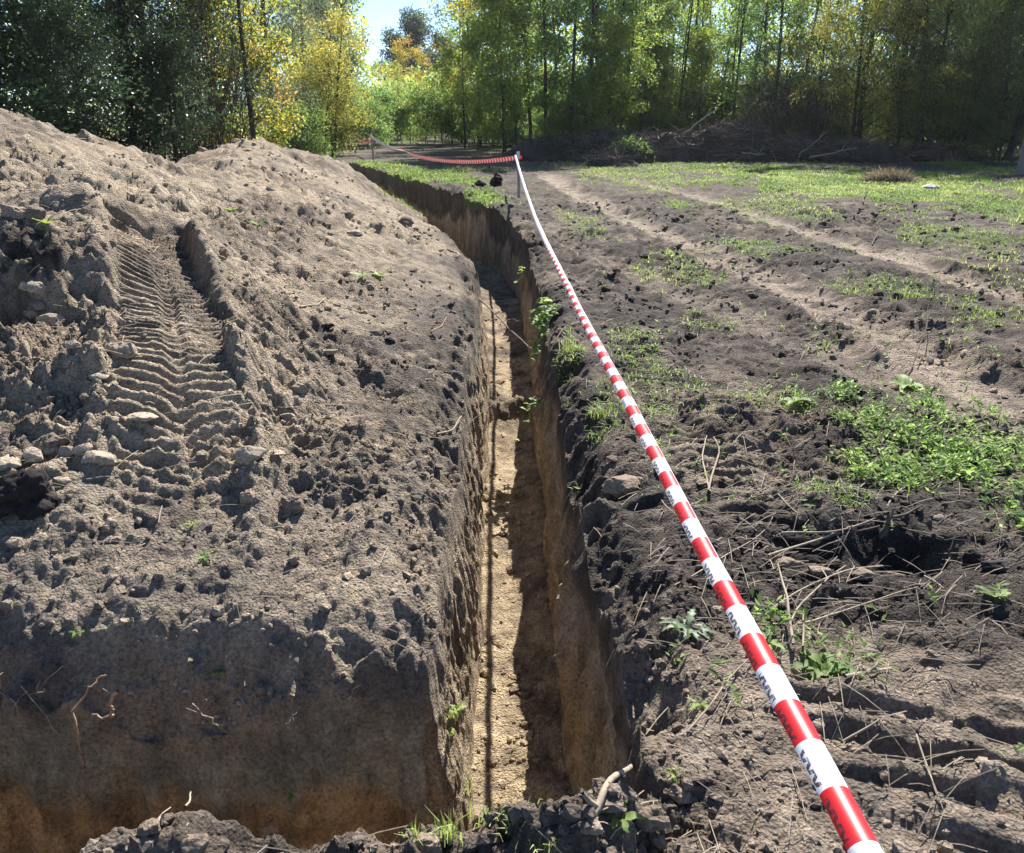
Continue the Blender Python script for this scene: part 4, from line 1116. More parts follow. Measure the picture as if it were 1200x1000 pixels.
# grass tufts on the near lip
def tuft(px, py, n, h, spread, label, seed, mat=None, w=.004):
    rng = np.random.default_rng(seed); p = hit(px, py)
    x = rng.normal(0, spread, n); y = rng.normal(0, spread, n)
    V, F = blades(x, y, np.zeros(n), h * rng.uniform(.5, 1.1, n), w, rng, .6)
    o = mk('grass_tuft', V, F, mat or M_GRASS, tone=np.repeat(rng.uniform(.3, 1, n), 6)); o.location = p
    return tag(o, label, 'grass tuft')
tuft(525, 985, 34, .09, .014, 'tall bright grass tuft on the near lip left of the trench', 1)
tuft(488, 985, 22, .06, .012, 'smaller grass tuft left of the tall tuft on near lip', 2)
tuft(600, 965, 26, .05, .03, 'thin grass tuft on the near lip in front of trench end', 3)
tuft(570, 960, 18, .05, .02, 'short grass tuft on the grey slab of the near lip', 4)
tuft(640, 990, 16, .04, .02, 'sparse grass tuft on the near lip below trench end', 5)
tuft(815, 985, 22, .04, .02, 'short pale grass tuft right of the blocky brown clod', 6, M_DRYG)
tuft(790, 906, 14, .035, .012, 'tiny grass tuft on the near right corner of the trench', 7)
tuft(545, 925, 20, .05, .015, 'grass tuft under the near end of the left trench wall', 8)
tuft(705, 488, 40, .10, .03, 'bright grass tuft on the right trench lip beside the tape', 9)
tuft(668, 412, 50, .13, .04, 'bright grass tuft on the right trench lip behind the first', 10)
# dry grass mound on the far strip
def mound():
    rng = np.random.default_rng(9); p = hit(1040, 214)
    root = empty('dry_grass_mound', p); tag(root, 'rounded mound of dry brown grass on the green strip', 'grass mound')
    v, f = ico_sub(2); V = v * (.62, .45, .24) * (1 + .12 * vn3(v[:, 0] * 3, v[:, 1] * 3, v[:, 2] * 3, 3))[:, None]
    mk('mound_core', V, f, plain('mound_soil', (.075, .06, .045), .95, .3, 12, .6), root, True)
    n = 1300; q = unit(rng.normal(size=(n, 3))); q[:, 2] = abs(q[:, 2]); P = q * (.6, .44, .24) * rng.uniform(.7, 1.15, (n, 1))
    D = unit(q * (1, 1, .3) + rng.normal(0, .4, (n, 3)) + (0, 0, .3))
    V, F = leaves(P, D, rng.uniform(.1, .28, n), .014, rng, .05)
    mk('dry_blades', V, F, M_DRYG, root, tone=np.repeat(rng.random(n), 4))
mound()

# ------------------------------------------------------------------ stakes and barrier tape
def tape_material(front=True, red_part=.5):
    m, nt, b = new_mat('tape_front' if front else 'tape_pale')
    L = nt.links.new
    uv = N(nt, 'ShaderNodeUVMap'); sp = N(nt, 'ShaderNodeSeparateXYZ'); L(uv.outputs[0], sp.inputs[0])
    def ma(op, a, bb=None, c=None):
        n = N(nt, 'ShaderNodeMath', operation=op)
        for k, v in enumerate((a, bb, c)):
            if v is None: continue
            if isinstance(v, (int, float)): n.inputs[k].default_value = v
            else: L(v, n.inputs[k])
        return n.outputs[0]
    per = .2
    fr = ma('FRACT', ma('DIVIDE', sp.outputs[0], per))
    red = ma('LESS_THAN', fr, red_part)
    mc = N(nt, 'ShaderNodeMix', data_type='RGBA'); L(red, mc.inputs['Factor'])
    mc.inputs['A'].default_value = (.74, .76, .82, 1) ; mc.inputs['B'].default_value = (.62, .016, .022, 1)
    col = mc.outputs['Result']
    if front:
        # dark lettering cut by the fold: pairs of slanted strokes along one edge
        f2 = ma('FRACT', ma('DIVIDE', sp.outputs[0], .026))
        tri = ma('ABSOLUTE', ma('SUBTRACT', f2, .5))
        v = sp.outputs[1]
        st = ma('ABSOLUTE', ma('SUBTRACT', tri, ma('MULTIPLY_ADD', v, 1.2, .08)))
        stroke = ma('LESS_THAN', st, .17)
        band = ma('MULTIPLY', ma('LESS_THAN', v, .24), ma('GREATER_THAN', v, .03))
        no = N(nt, 'ShaderNodeTexNoise'); no.inputs['Scale'].default_value = 38; L(uv.outputs[0], no.inputs['Vector'])
        gate = ma('GREATER_THAN', no.outputs['Fac'], .40)
        blk = ma('FRACT', ma('DIVIDE', sp.outputs[0], .1)); gap = ma('MULTIPLY', ma('GREATER_THAN', blk, .1), ma('LESS_THAN', blk, .86))
        fac = ma('MULTIPLY', ma('MULTIPLY', ma('MULTIPLY', stroke, band), gate), ma('MULTIPLY', gap, .95))
        m2 = N(nt, 'ShaderNodeMix', data_type='RGBA'); L(fac, m2.inputs['Factor']); L(col, m2.inputs['A']); m2.inputs['B'].default_value = (.07, .03, .03, 1)
        col = m2.outputs['Result']
    else:
        m2 = N(nt, 'ShaderNodeMix', data_type='RGBA'); m2.inputs['Factor'].default_value = .88; L(col, m2.inputs['A']); m2.inputs['B'].default_value = (.66, .68, .74, 1)
        col = m2.outputs['Result']
    L(col, b.inputs['Base Color'])
    b.inputs['Roughness'].default_value = .4
    tr = N(nt, 'ShaderNodeBsdfTranslucent'); L(col, tr.inputs['Color'])
    mx = N(nt, 'ShaderNodeMixShader'); mx.inputs[0].default_value = .22
    L(b.outputs[0], mx.inputs[1]); L(tr.outputs[0], mx.inputs[2]); L(mx.outputs[0], nt.nodes['Material Output'].inputs[0])
    return m
M_TF, M_TB, M_TR = tape_material(True), tape_material(False), tape_material(True, .74)
def ribbon(P, width, roll, curl, ph=0.0, fold=.62):
    """P n x 3 path; roll n angles of the arc's middle about the path (0 = facing up); striped strip then the pale strip"""
    n = len(P)
    T = unit(np.gradient(P, axis=0)); up = np.array((0, 0, 1.)); S = unit(np.cross(T, up)); U = np.cross(S, T)
    s = np.concatenate([[0], np.cumsum(np.linalg.norm(np.diff(P, axis=0), axis=1))]) + ph
    k = 13; v = np.linspace(0, 1, k)
    R = width / curl
    V = np.empty((n, k, 3)); uv = np.empty((n, k, 2))
    for j in range(k):
        a = roll + (v[j] - .5) * curl * (1 + .22 * (vn2(s * 2.3, s * 0, 604) - .5) + .10 * (vn2(s * 11, s * 0, 605) - .5))
        V[:, j] = P + R * (np.cos(a)[:, None] * U + np.sin(a)[:, None] * S) - R * .6 * U
        uv[:, j, 0] = s; uv[:, j, 1] = v[j]
    i = np.arange(n - 1)[:, None] * k; j = np.arange(k - 1)[None]
    F = np.stack([i + j, i + j + 1, i + k + j + 1, i + k + j], -1)
    kf = int((k - 1) * fold)
    return V.reshape(-1, 3), F, uv.reshape(-1, 2), kf
def tape(path, width, roll, curl, label, name='barrier_tape', fold=.62, ph=0., face=None):
    V, F, uv, kf = ribbon(path, width, roll, curl, ph, .5)
    root = empty(name, path[0]); tag(root, label, 'barrier tape', 'red and white barrier tapes')
    c = path[0]
    vj = (np.arange(F.shape[1]) + .5) / F.shape[1]
    fo = (np.ones(len(path)) * fold)[:-1, None]
    m = vj[None] < fo
    mk('striped_face', V - c, F[m], face or M_TF, root, True, uv=uv)
    mk('pale_face', V - c, F[~m], M_TB, root, True, uv=uv)
    return root
def tape_x(Y): return .495 - .0241 * Y
def in_plane(px, py):
    r = ray(px, py); t = .495 / (r[0] + .0241 * r[1])
    return r[1] * t, CAM_H + r[2] * t
_tp = [in_plane(*p) for p in ((1010, 1000), (885, 760), (752, 500), (710, 420), (683, 370), (662, 327), (645, 293), (629, 258), (616, 222))]
KY = np.array([-.6, .3] + [a for a, b in _tp] + [17.6])
KZ = np.array([_tp[0][1] + .05, _tp[0][1] + .02] + [b for a, b in _tp] + [.86])
print('TAPE', KY.round(2), KZ.round(2))
def cubic(xk, yk, x):
    m = np.gradient(yk, xk); i = np.clip(np.searchsorted(xk, x) - 1, 0, len(xk) - 2)
    h = xk[i + 1] - xk[i]; t = (x - xk[i]) / h
    return (2 * t**3 - 3 * t**2 + 1) * yk[i] + (t**3 - 2 * t**2 + t) * h * m[i] + (-2 * t**3 + 3 * t**2) * yk[i + 1] + (t**3 - t**2) * h * m[i + 1]
yy = np.concatenate([np.linspace(-.6, 4, 150), np.linspace(4, 17.6, 170)[1:]])
zz = cubic(KY, KZ, yy)
path1 = np.stack([tape_x(yy), yy, zz], 1)
roll1 = np.interp(yy, [-.6, 1, 3, 6, 8, 17.6], [-.15, -.25, -.3, -.35, -.4, -.4])
fold1 = np.interp(yy, [-.6, 3.5, 5, 6.5, 8, 17.6], [1., .92, .75, .45, .14, .1])  # gloss glare painted as white: the pale strip widens along the tape
path1[:, 0] += np.interp(yy, [.8, 2.5], [.012, 0])
roll1 = roll1 + .22 * (vn2(yy * 1.7, yy * 0, 601) - .5) + .12 * (vn2(yy * 6, yy * 0, 602) - .5)
path1[:, 2] += .006 * (vn2(yy * 3.1, yy * 0, 603) - .5)
tape(path1, .052, roll1, 1.9, 'long red and white barrier tape running beside the trench towards the camera', fold=fold1, ph=-.035)
def stake(px, py_base, Y, h, label, r=.03, seed=0):
    x = x_at(px, Y); z = hz(x, Y)
    root = empty('stake', (x, Y, z)); tag(root, label, 'stake', 'stakes holding the barrier tape')
    P = np.array([(0.02, 0, -.1), (0.015, 0, h * .4), (0, 0, h * .8), (0, 0, h)])
    V, F = tubes([(P, np.array([r, r, r * .95, r * .9]))], 8)
    mk('post', V, F, M_STAKE, root, True)
    # tape wound round the top
    a = np.linspace(0, 6 * math.pi, 60); Q = np.stack([np.cos(a) * r * 1.12, np.sin(a) * r * 1.12, h - .14 + .11 * a / a[-1] + .006 * np.sin(a * 2.3)], 1)
    V = np.stack([Q - (0, 0, .03), Q + (0, 0, .03)], 1).reshape(-1, 3); i = np.arange(59)[:, None] * 2
    F = np.concatenate([i, i + 1, i + 3, i + 2], 1)
    uv = np.stack([np.repeat(a * r * 1.5, 2), np.tile([0.5, .9], 60)], 1)
    mk('tape_wrap', V, F, M_TB, root, True, uv=uv)
    return np.array((x, Y, z + h - .08))
A = stake(607, 224, 17.6, .94, 'tall grey stake where the near tape and far tape meet')
B = stake(437, 187, 34, 1.0, 'grey stake at the far bend of the barrier tape', .035)
Cc = stake(416, 178, 40, .85, 'farthest thin stake at the end of the barrier tape', .035)
path1[-1] = A
def sag(a, b, s, n=90):
    t = np.linspace(0, 1, n)[:, None]; P = a * (1 - t) + b * t; P[:, 2] -= 4 * s * (t * (1 - t))[:, 0]; return P
p2 = sag(A, B, .42)
tape(p2, .10, np.interp(np.linspace(0, 1, 90), [0, .6, .72, 1], [1.35, 1.35, -1.3, -1.2]), 1.2, 'sagging red and white barrier tape across the grass in the distance', fold=np.interp(np.linspace(0, 1, 90), [0, .6, .75, 1], [1., 1., .25, .15]), face=M_TR)
p3 = sag(B, Cc, .28, 40)
tape(p3, .10, np.full(40, 1.3), 1.2, 'short far barrier tape between the two distant stakes', fold=.9, face=M_TR)

# leaning wooden pole at the right edge of the picture
def pole():
    Y = 25.0; x = x_at(1198, Y) ; z = hz(x, Y)
    root = empty('utility_pole', (x, Y, z)); tag(root, 'thick leaning weathered wooden pole at the right picture edge', 'pole')
    h = np.linspace(-.4, 7.5, 12); P = np.stack([h * .03, h * .02, h], 1)
    V, F = tubes([(P, np.linspace(.2, .13, 12))], 14); mk('shaft', V, F, M_POLE, root, True)
    q = np.array([(-.75, 0, 7.1), (.75, 0, 7.1)]) + np.array((7.1 * .03, .2, 0))
    V, F = tubes([(q, np.array([.06, .06]))], 6); mk('crossarm', V, F, M_POLE, root, True)
pole()

# ------------------------------------------------------------------ trees and shrubs
def limb(p0, d, L, n, rng, wob=.08, up=.1):
    P = [p0]; d = unit(d)
    for i in range(n):
        d = unit(d + rng.normal(0, wob, 3) + np.array((0, 0, up * .3)))
        P.append(P[-1] + d * L / n)
    return np.array(P)
def make_tree(name, label, cat, seed, mat, H=9., tr=.12, base=2., rad=2., shape='oval', nl=26, sub=4, clumps=3, lpc=26, leaf=.11, leafw=.06, droop=.2, cr=.35, lean=(0, 0), trunks=1, bark=None, tone_sd=.22, tone_h=0., group=None, asc=.5):
    rng = np.random.default_rng(seed)
    root = empty(name, (0, 0, 0)); tag(root, label, cat, group)
    tl, bl, CL, CD = [], [], [], []
    for k in range(trunks):
        d0 = np.array((lean[0], lean[1], 1.)) + (rng.normal(0, .14, 3) * (1, 1, 0) if trunks > 1 else 0)
        p0 = np.array((rng.normal(0, .25), rng.normal(0, .25), -.1)) if trunks > 1 else np.array((0, 0, -.1))
        T = limb(p0, d0, H * (1 if k == 0 else rng.uniform(.7, .95)), 10, rng, .035, .15)
        rr = tr * (1 if k == 0 else rng.uniform(.5, .9)) * np.linspace(1, .22, 11) ** .9
        rr[0] *= 1.25
        tl.append((T, rr))
        for i in range(nl // trunks):
            f = base / H + (1 - base / H) * ((i + rng.random()) / (nl // trunks))
            f = min(f, .985)
            p = np.array([np.interp(f * 10, np.arange(11), T[:, c]) for c in range(3)])
            g = (f - base / H) / (1 - base / H)
            w = {'oval': math.sin(math.pi * (.12 + .80 * g)) ** .8, 'cone': 1.05 - .85 * g, 'column': .75 + .25 * math.sin(math.pi * g) - .45 * g ** 4, 'dome': (1 - g ** 2.5) ** .5 * .95 + .1, 'top': .35 + .75 * math.sin(math.pi * (.05 + .85 * g ** 1.3))}[shape]
            a = rng.uniform(0, 2 * math.pi)
            d = np.array((math.cos(a), math.sin(a), asc + .5 * g + rng.normal(0, .2)))
            L = rad * w * rng.uniform(.65, 1.15)
            B = limb(p, d, L, 4, rng, .16, .05)
            bl.append((B, np.linspace(max(.006, tr * .28 * (1 - .5 * f)), .004, 5)))
            for s in range(sub):
                q = B[rng.integers(1, 5)]
                Bs = limb(q, unit(B[-1] - B[0]) + rng.normal(0, .6, 3), L * rng.uniform(.25, .5), 3, rng, .2, -droop * .5)
                bl.append((Bs, np.linspace(.008, .003, 4)))
                for c in range(clumps):
                    CL.append(Bs[rng.integers(1, 4)] + rng.normal(0, cr * .4, 3)); CD.append(unit(Bs[-1] - Bs[0]))
    CL = np.array(CL); CD = np.array(CD)
    V, F = tubes(tl, 7); mk('trunk', V, F, bark or M_BARK, root, True)
    V, F = tubes(bl, 3); mk('limbs', V, F, bark or M_BARK, root)
    n = len(CL) * lpc
    P = np.repeat(CL, lpc, 0) + rng.normal(0, 1, (n, 3)) * cr * np.array((.55, .55, .42))
    D = np.repeat(CD, lpc, 0) + rng.normal(0, .7, (n, 3)) + np.array((0, 0, -droop * 1.5))
    V, F = leaves(P, D, leaf * rng.uniform(.6, 1.25, n), leafw * rng.uniform(.7, 1.2, n), rng)
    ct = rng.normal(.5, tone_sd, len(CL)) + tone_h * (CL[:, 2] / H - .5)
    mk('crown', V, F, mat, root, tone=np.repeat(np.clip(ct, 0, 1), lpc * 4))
    return root
LM_DARK = leaf_material('dark_foliage', [(0, (.018, .034, .016)), (.5, (.035, .062, .026)), (1, (.075, .11, .05))], .22, .38)
LM_GREY = leaf_material('grey_green_foliage', [(0, (.05, .068, .04)), (.5, (.09, .11, .06)), (1, (.16, .17, .09))], .4, .5)
LM_YEL = leaf_material('autumn_yellow_foliage', [(0, (.06, .10, .02)), (.45, (.16, .185, .035)), (.8, (.32, .26, .045)), (1, (.36, .17, .035))], .5, .5)
LM_YG = leaf_material('yellow_green_foliage', [(0, (.05, .095, .022)), (.5, (.12, .175, .035)), (1, (.29, .31, .06))], .52, .5)
LM_OLV = leaf_material('olive_yellow_foliage', [(0, (.08, .10, .025)), (.5, (.19, .19, .04)), (1, (.36, .30, .055))], .5, .5)
LM_GRN = leaf_material('green_foliage', [(0, (.045, .085, .02)), (.5, (.095, .155, .04)), (1, (.21, .27, .07))], .5, .45)
LM_POP = leaf_material('pale_poplar_foliage', [(0, (.06, .095, .045)), (1, (.17, .22, .10))], .45, .5)
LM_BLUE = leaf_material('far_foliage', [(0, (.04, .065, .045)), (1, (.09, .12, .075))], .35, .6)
LM_WIL = leaf_material('willow_foliage', [(0, (.028, .052, .016)), (.55, (.062, .10, .026)), (1, (.17, .20, .05))], .38, .5)

def put(tree, px, Y, rz=0., sc=1., label=None, dz=0., first=False, group=None):
    x = x_at(px, Y); z = hz(x, Y) + dz
    if first:
        tree.location = (x, Y, z); tree.rotation_euler = (0, 0, rz); tree.scale = (sc, sc, sc) if np.isscalar(sc) else sc
        return tree
    return dup(tree, (x, Y, z), rz, sc, label, group)
# left: dense dark bushes and trees behind the bank
tA = make_tree('dense_tree', 'dark leafy tree filling the upper left corner behind the bank', 'tree', 1, LM_DARK, H=8, tr=.14, base=.3, rad=2.5, shape='dome', nl=52, sub=5, clumps=3, lpc=26, leaf=.10, leafw=.06, cr=.36, group='dense dark trees behind the spoil bank')
put(tA, 10, 15.5, .4, 1., first=True)
put(tA, 95, 17, 2.1, 1.1, 'dark leafy tree with silvery lit leaves behind the bank crest')
put(tA, 165, 18, 4.0, .85, 'dark leafy tree above the low saddle of the bank')
put(tA, -110, 14, 1.2, 1.1, 'dark leafy tree cut by the left picture edge')
put(tA, 60, 24, 5.2, 1.35, 'tall dark tree rising behind the leafy corner trees')
put(tA, 190, 25, 3.2, 1.2, 'tall dark tree behind the bare brown shrub')
put(tA, 125, 14.6, .9, .36, 'low dark bush at the foot of the bank crest')
put(tA, 215, 16.5, 2.9, .3, 'low dark bush in the saddle between the two heaps')
def twig_shrub(name, label, seed, H, rad, n, mat, cat='shrub', leafmat=None, nleaf=0, r=.012):
    rng = np.random.default_rng(seed); root = empty(name, (0, 0, 0)); tag(root, label, cat)
    lines = []; ends = []
    for k in range(n):
        a = rng.uniform(0, 6.28); d = np.array((math.cos(a) * rng.uniform(.1, 1) * rad / H, math.sin(a) * rng.uniform(.1, 1) * rad / H, 1.))
        B = limb(np.array((rng.normal(0, rad * .25), rng.normal(0, rad * .25), -.05)), d, H * rng.uniform(.5, 1.05), 6, rng, .13, .05)
        lines.append((B, np.linspace(r, r * .35, 7)))
        for s in range(6):
            q = B[rng.integers(2, 7)]; Bs = limb(q, unit(B[-1] - B[0]) + rng.normal(0, .7, 3), H * rng.uniform(.12, .32), 3, rng, .25, 0)
            lines.append((Bs, np.linspace(r * .5, r * .25, 4))); ends.append(Bs[-1]); ends.append(Bs[1])
    V, F = tubes(lines, 3); mk('branches', V, F, mat, root)
    if nleaf:
        e = np.array(ends); i = rng.integers(0, len(e), nleaf); P = e[i] + rng.normal(0, .16, (nleaf, 3))
        V, F = leaves(P, rng.normal(size=(nleaf, 3)), .09 * rng.uniform(.6, 1.2, nleaf), .05, rng); mk('crown', V, F, leafmat, root, tone=np.repeat(rng.random(nleaf), 4))
    return root
sB = twig_shrub('bare_shrub', 'bare brown twiggy shrub behind the saddle of the bank', 5, 4.6, 1.8, 70, M_TWIGD, leafmat=LM_DARK, nleaf=1500)
put(sB, 232, 18, 0, 1, first=True)
put(sB, 256, 21.5, 2, 1.0, 'bare brown shrub half hidden by the orange yellow tree')
tC = make_tree('autumn_tree', 'orange and yellow leaved tree behind the far spoil heap', 'tree', 11, LM_YEL, H=5.4, tr=.06, base=.2, rad=1.25, shape='oval', nl=30, sub=4, clumps=3, lpc=34, leaf=.085, leafw=.05, cr=.24, tone_sd=.24)
put(tC, 303, 20.0, 0, 1.2, first=True)
tD = make_tree('willow_tree', 'tall grey green willow behind the orange yellow tree', 'tree', 12, LM_GREY, H=10, tr=.14, base=.8, rad=2.2, shape='oval', nl=40, sub=5, clumps=3, lpc=24, leaf=.13, leafw=.03, droop=.8, cr=.4, tone_h=.2)
put(tD, 322, 31, 0, 1, first=True)
put(tD, 268, 28, 2, 1.05, 'grey green willow above the bare brown shrub')
put(tD, 362, 52, 4, 1.2, 'grey green willow left of the tall pale poplar')
tE = make_tree('yellow_tree', 'rounded yellow green tree right of the autumn tree', 'tree', 13, LM_OLV, H=5.6, tr=.08, base=.5, rad=1.9, shape='oval', nl=40, sub=5, clumps=3, lpc=24, leaf=.13, leafw=.055, droop=.5, cr=.34, trunks=3, tone_h=.4)
put(tE, 388, 38, 0, 1, first=True)
put(tE, 352, 36, 2, .62, 'low yellow green bush at left foot of the rounded tree')
tF = make_tree('poplar_tree', 'tall pale green poplar against the sky', 'tree', 14, LM_POP, H=17, tr=.2, base=1.5, rad=2.4, shape='column', nl=60, sub=5, clumps=3, lpc=24, leaf=.22, leafw=.13, cr=.55, asc=1.2)
put(tF, 412, 70, 0, 1, first=True)
put(tF, 392, 62, 2, .62, 'shorter pale poplar in front of the tall one')
tG = make_tree('distant_tree', 'far bluish tree in the gap under the sky, right one', 'tree', 15, LM_BLUE, H=14, tr=.25, base=1.5, rad=3.4, shape='oval', nl=46, sub=5, clumps=3, lpc=20, leaf=.34, leafw=.22, cr=.8)
put(tG, 492, 120, 0, .98, first=True)
put(tG, 468, 122, 2, .82, 'far bluish tree in the gap under the sky, left one')
put(tG, 370, 115, 4, 1.15, 'far bluish tree behind the tall pale poplar')
put(tG, 524, 118, 1, .78, 'far bluish tree behind the slender green saplings')
# middle: slender trees of the grove
tH = make_tree('slender_tree', 'slender green tree with a thin bare trunk in the grove', 'tree', 16, LM_GRN, H=11, tr=.085, base=1.6, rad=2.0, shape='oval', nl=27, sub=4, clumps=3, lpc=19, leaf=.19, leafw=.08, droop=.35, cr=.30, group='slender trees of the grove')
tH2 = make_tree('slender_tree', 'slender yellow green tree with thin trunk in the grove', 'tree', 17, LM_YG, H=10, tr=.07, base=1.5, rad=1.8, shape='oval', nl=25, sub=4, clumps=3, lpc=17, leaf=.18, leafw=.08, droop=.3, cr=.30, group='slender trees of the grove', tone_h=.3)
tH3 = make_tree('slender_tree', 'thin leaning tree with sparse leaves in the grove', 'tree', 18, LM_GRN, H=11, tr=.08, base=2.6, rad=1.8, shape='top', nl=20, sub=4, clumps=2, lpc=18, leaf=.14, leafw=.06, droop=.3, cr=.42, lean=(.05, .02), trunks=2, group='slender trees of the grove')
tH4 = make_tree('autumn_sapling', 'slender sapling with yellow and orange crown left of the grove', 'tree', 19, LM_YEL, H=9.6, tr=.055, base=1.8, rad=1.6, shape='top', nl=24, sub=4, clumps=3, lpc=18, leaf=.15, leafw=.08, cr=.4, tone_sd=.2, tone_h=.5)
put(tH4, 545, 47, 0, 1, first=True)
put(tH4, 470, 58, 2, .62, 'small yellow orange tree under the sky gap, left one')
put(tH4, 500, 66, 4, .62, 'small yellow orange tree under the sky gap, right one')
GROVE = [
    (tH2, 541, 56, .95), (tH2, 750, 44, .8), (tH, 720, 47, 1.0), (tH2, 800, 54, .9), (tH, 870, 55, 1.1), (tH, 950, 46, 1.1), (tH2, 563, 52, 1.05), (tH, 578, 50, 1.0), (tH2, 592, 42, .95), (tH, 604, 46, 1.05), (tH, 622, 42, 1.05), (tH, 640, 39, 1.05),
    (tH, 655, 43, 1.1), (tH, 668, 37, 1.05), (tH, 684, 41, 1.1), (tH3, 698, 39, 1.0), (tH, 712, 44, 1.15), (tH2, 726, 38, .85), (tH3, 745, 47, 1.0), (tH3, 772, 48, 1.05), (tH2, 758, 46, 1.0),
    (tH3, 790, 46, .95), (tH3, 812, 49, 1.1), (tH2, 830, 51, .9), (tH3, 850, 46, 1.1), (tH, 872, 50, 1.1), (tH3, 892, 46, 1.0), (tH, 905, 40, 1.1), (tH, 930, 43, 1.15), (tH2, 775, 50, .9), (tH2, 840, 52, 1.0), (tH, 735, 50, 1.2), (tH2, 705, 52, 1.0), (tH2, 640, 54, 1.0), (tH2, 610, 56, 1.0)]
seen = set(); rg = np.random.default_rng(44)
for t, px, Y, sc in GROVE:
    fi = t.name not in seen; seen.add(t.name)
    put(t, px, Y, rg.uniform(0, 6.28), sc * rg.uniform(.95, 1.05), None, first=fi)
# bright ailanthus-like branch fans
tJ = make_tree('young_tree', 'young bright yellow green tree in front of the dark grove', 'tree', 20, LM_YG, H=6.4, tr=.04, base=1.0, rad=1.6, shape='oval', nl=26, sub=5, clumps=3, lpc=20, leaf=.16, leafw=.08, droop=.5, cr=.35, tone_h=.5)
put(tJ, 590, 37, 0, 1, first=True)
put(tJ, 560, 44, 4, .9, 'young yellow green tree beside the autumn sapling')
put(tJ, 765, 45, 1, .8, 'young yellow green tree behind the brown brush heap')
put(tJ, 815, 46, 5, .85, 'young yellow green tree behind the tallest brush heap')
put(tJ, 530, 52, 3, .8, 'young yellow green tree at left edge of the grove')
put(tJ, 712, 37, 2, .8, 'young yellow green tree among the thin dark trunks')
# right: big willow-like masses
tK = make_tree('willow_mass', 'big dense willow with yellow green sunlit side right of the grove', 'tree', 21, LM_WIL, H=11, tr=.13, base=.5, rad=3.6, shape='dome', nl=66, sub=6, clumps=3, lpc=30, leaf=.13, leafw=.036, droop=.9, cr=.34, tone_h=.3, trunks=2)
put(tK, 992, 34.2, 0, .95, first=True)
for ch in tK.children:
    if ch.name.startswith('crown'):
        ch.material_slots[0].link = 'OBJECT'; ch.material_slots[0].material = LM_OLV  # sunlight through the leaves put into the colour of this crown
put(tK, 1090, 34, 2.2, 1.05, 'big dense dark willow in the upper right')
put(tK, 1180, 33, 4.1, 1.1, 'big dense willow at the right picture edge')
put(tK, 1270, 34, 1.1, 1.1, 'willow just beyond the right picture edge')
put(tK, 1050, 44, 3.1, 1.3, 'tall willow standing behind the right hand willows')
put(tK, 1150, 45, 5.1, 1.3, 'tall willow behind the willow at right edge')
put(tK, 1050, 34, .7, .6, 'low willow bush between the two big willows')
put(tK, 1115, 33, 5.6, .58, 'low willow bush in front of the dark willow')
put(tK, 1172, 32.5, 2.8, .6, 'low willow bush beside the leaning pole')
put(tK, 1120, 40, 3.9, 1.15, 'willow filling the gap behind the dark willow')
for o in bpy.data.objects:
    if o.name.startswith('crown') and o.parent and o.parent.name.startswith('willow_mass') and o.parent is not tK:
        o.material_slots[0].link = 'DATA'
sL = twig_shrub('grey_shrub', 'tall grey leafless shrub left of the big willow', 31, 4.8, 1.9, 80, M_TWIGD, leafmat=LM_GREY, nleaf=1800, r=.016)
put(sL, 920, 37, 0, 1, first=True)
put(sL, 955, 36, 2, .8, 'grey leafless shrub under the edge of the big willow')
put(sL, 885, 38, 4, .62, 'low grey leafless shrub behind the brush heap')
# undergrowth bushes along the foot of the trees
tU = make_tree('undergrowth_bush', 'dark bush in the undergrowth at the foot of the grove', 'bush', 22, LM_GRN, H=2.2, tr=.03, base=.1, rad=1.4, shape='dome', nl=30, sub=4, clumps=3, lpc=22, leaf=.12, leafw=.06, cr=.3, trunks=3, group='undergrowth bushes at the foot of the trees')
tU2 = make_tree('undergrowth_bush', 'yellow green bush in the undergrowth between the trunks', 'bush', 23, LM_YG, H=2.6, tr=.03, base=.2, rad=1.3, shape='dome', nl=26, sub=4, clumps=3, lpc=20, leaf=.12, leafw=.06, cr=.32, trunks=3, group='undergrowth bushes at the foot of the trees')
UB = [(tU, 400, 46, 1.3), (tU, 440, 52, 1.3), (tU, 465, 54, 1.1), (tU2, 495, 55, 1.2), (tU, 520, 54, 1.2), (tU, 548, 55, 1.3), (tU, 575, 52, 1.2), (tU, 605, 50, 1.2), (tU, 632, 51, 1.4), (tU, 700, 46, 1.2), (tU, 660, 44, 1.2), (tU, 900, 43, 1.4), (tU, 755, 44, .8), (tU, 780, 43, .8), (tU, 430, 48, 1), (tU, 372, 40, .9), (tU, 350, 33, .8), (tU, 455, 62, 1), (tU, 485, 64, 1.1), (tU, 515, 62, 1), (tU, 540, 60, 1.1), (tU, 470, 68, 1.3), (tU2, 560, 58, 1.2), (tU, 590, 57, 1), (tU2, 615, 58, 1.3), (tU, 640, 46, .9), (tU, 670, 47, 1), (tU2, 690, 52, 1.3), (tU2, 720, 50, 1.2),
      (tU2, 740, 47, 1.2), (tU2, 765, 48, 1.3), (tU2, 790, 50, 1.3), (tU2, 815, 48, 1.3), (tU, 840, 47, 1.2), (tU2, 860, 48, 1.2), (tU, 885, 45, 1.2), (tU, 930, 40, 1.2), (tU, 970, 38, 1), (tU, 1000, 39, 1.2), (tU, 1040, 38, 1.2), (tU, 1080, 38, 1.2), (tU, 1120, 37, 1.2), (tU, 1160, 37, 1.2), (tU, 1200, 36, 1.3), (tU, 1240, 36, 1.3), (tU, 655, 38, .7), (tU, 690, 37, .6)]
for t, px, Y, sc in UB:
    fi = t.name not in seen; seen.add(t.name)
    put(t, px, Y, rg.uniform(0, 6.28), sc * rg.uniform(.9, 1.1), None, first=fi)

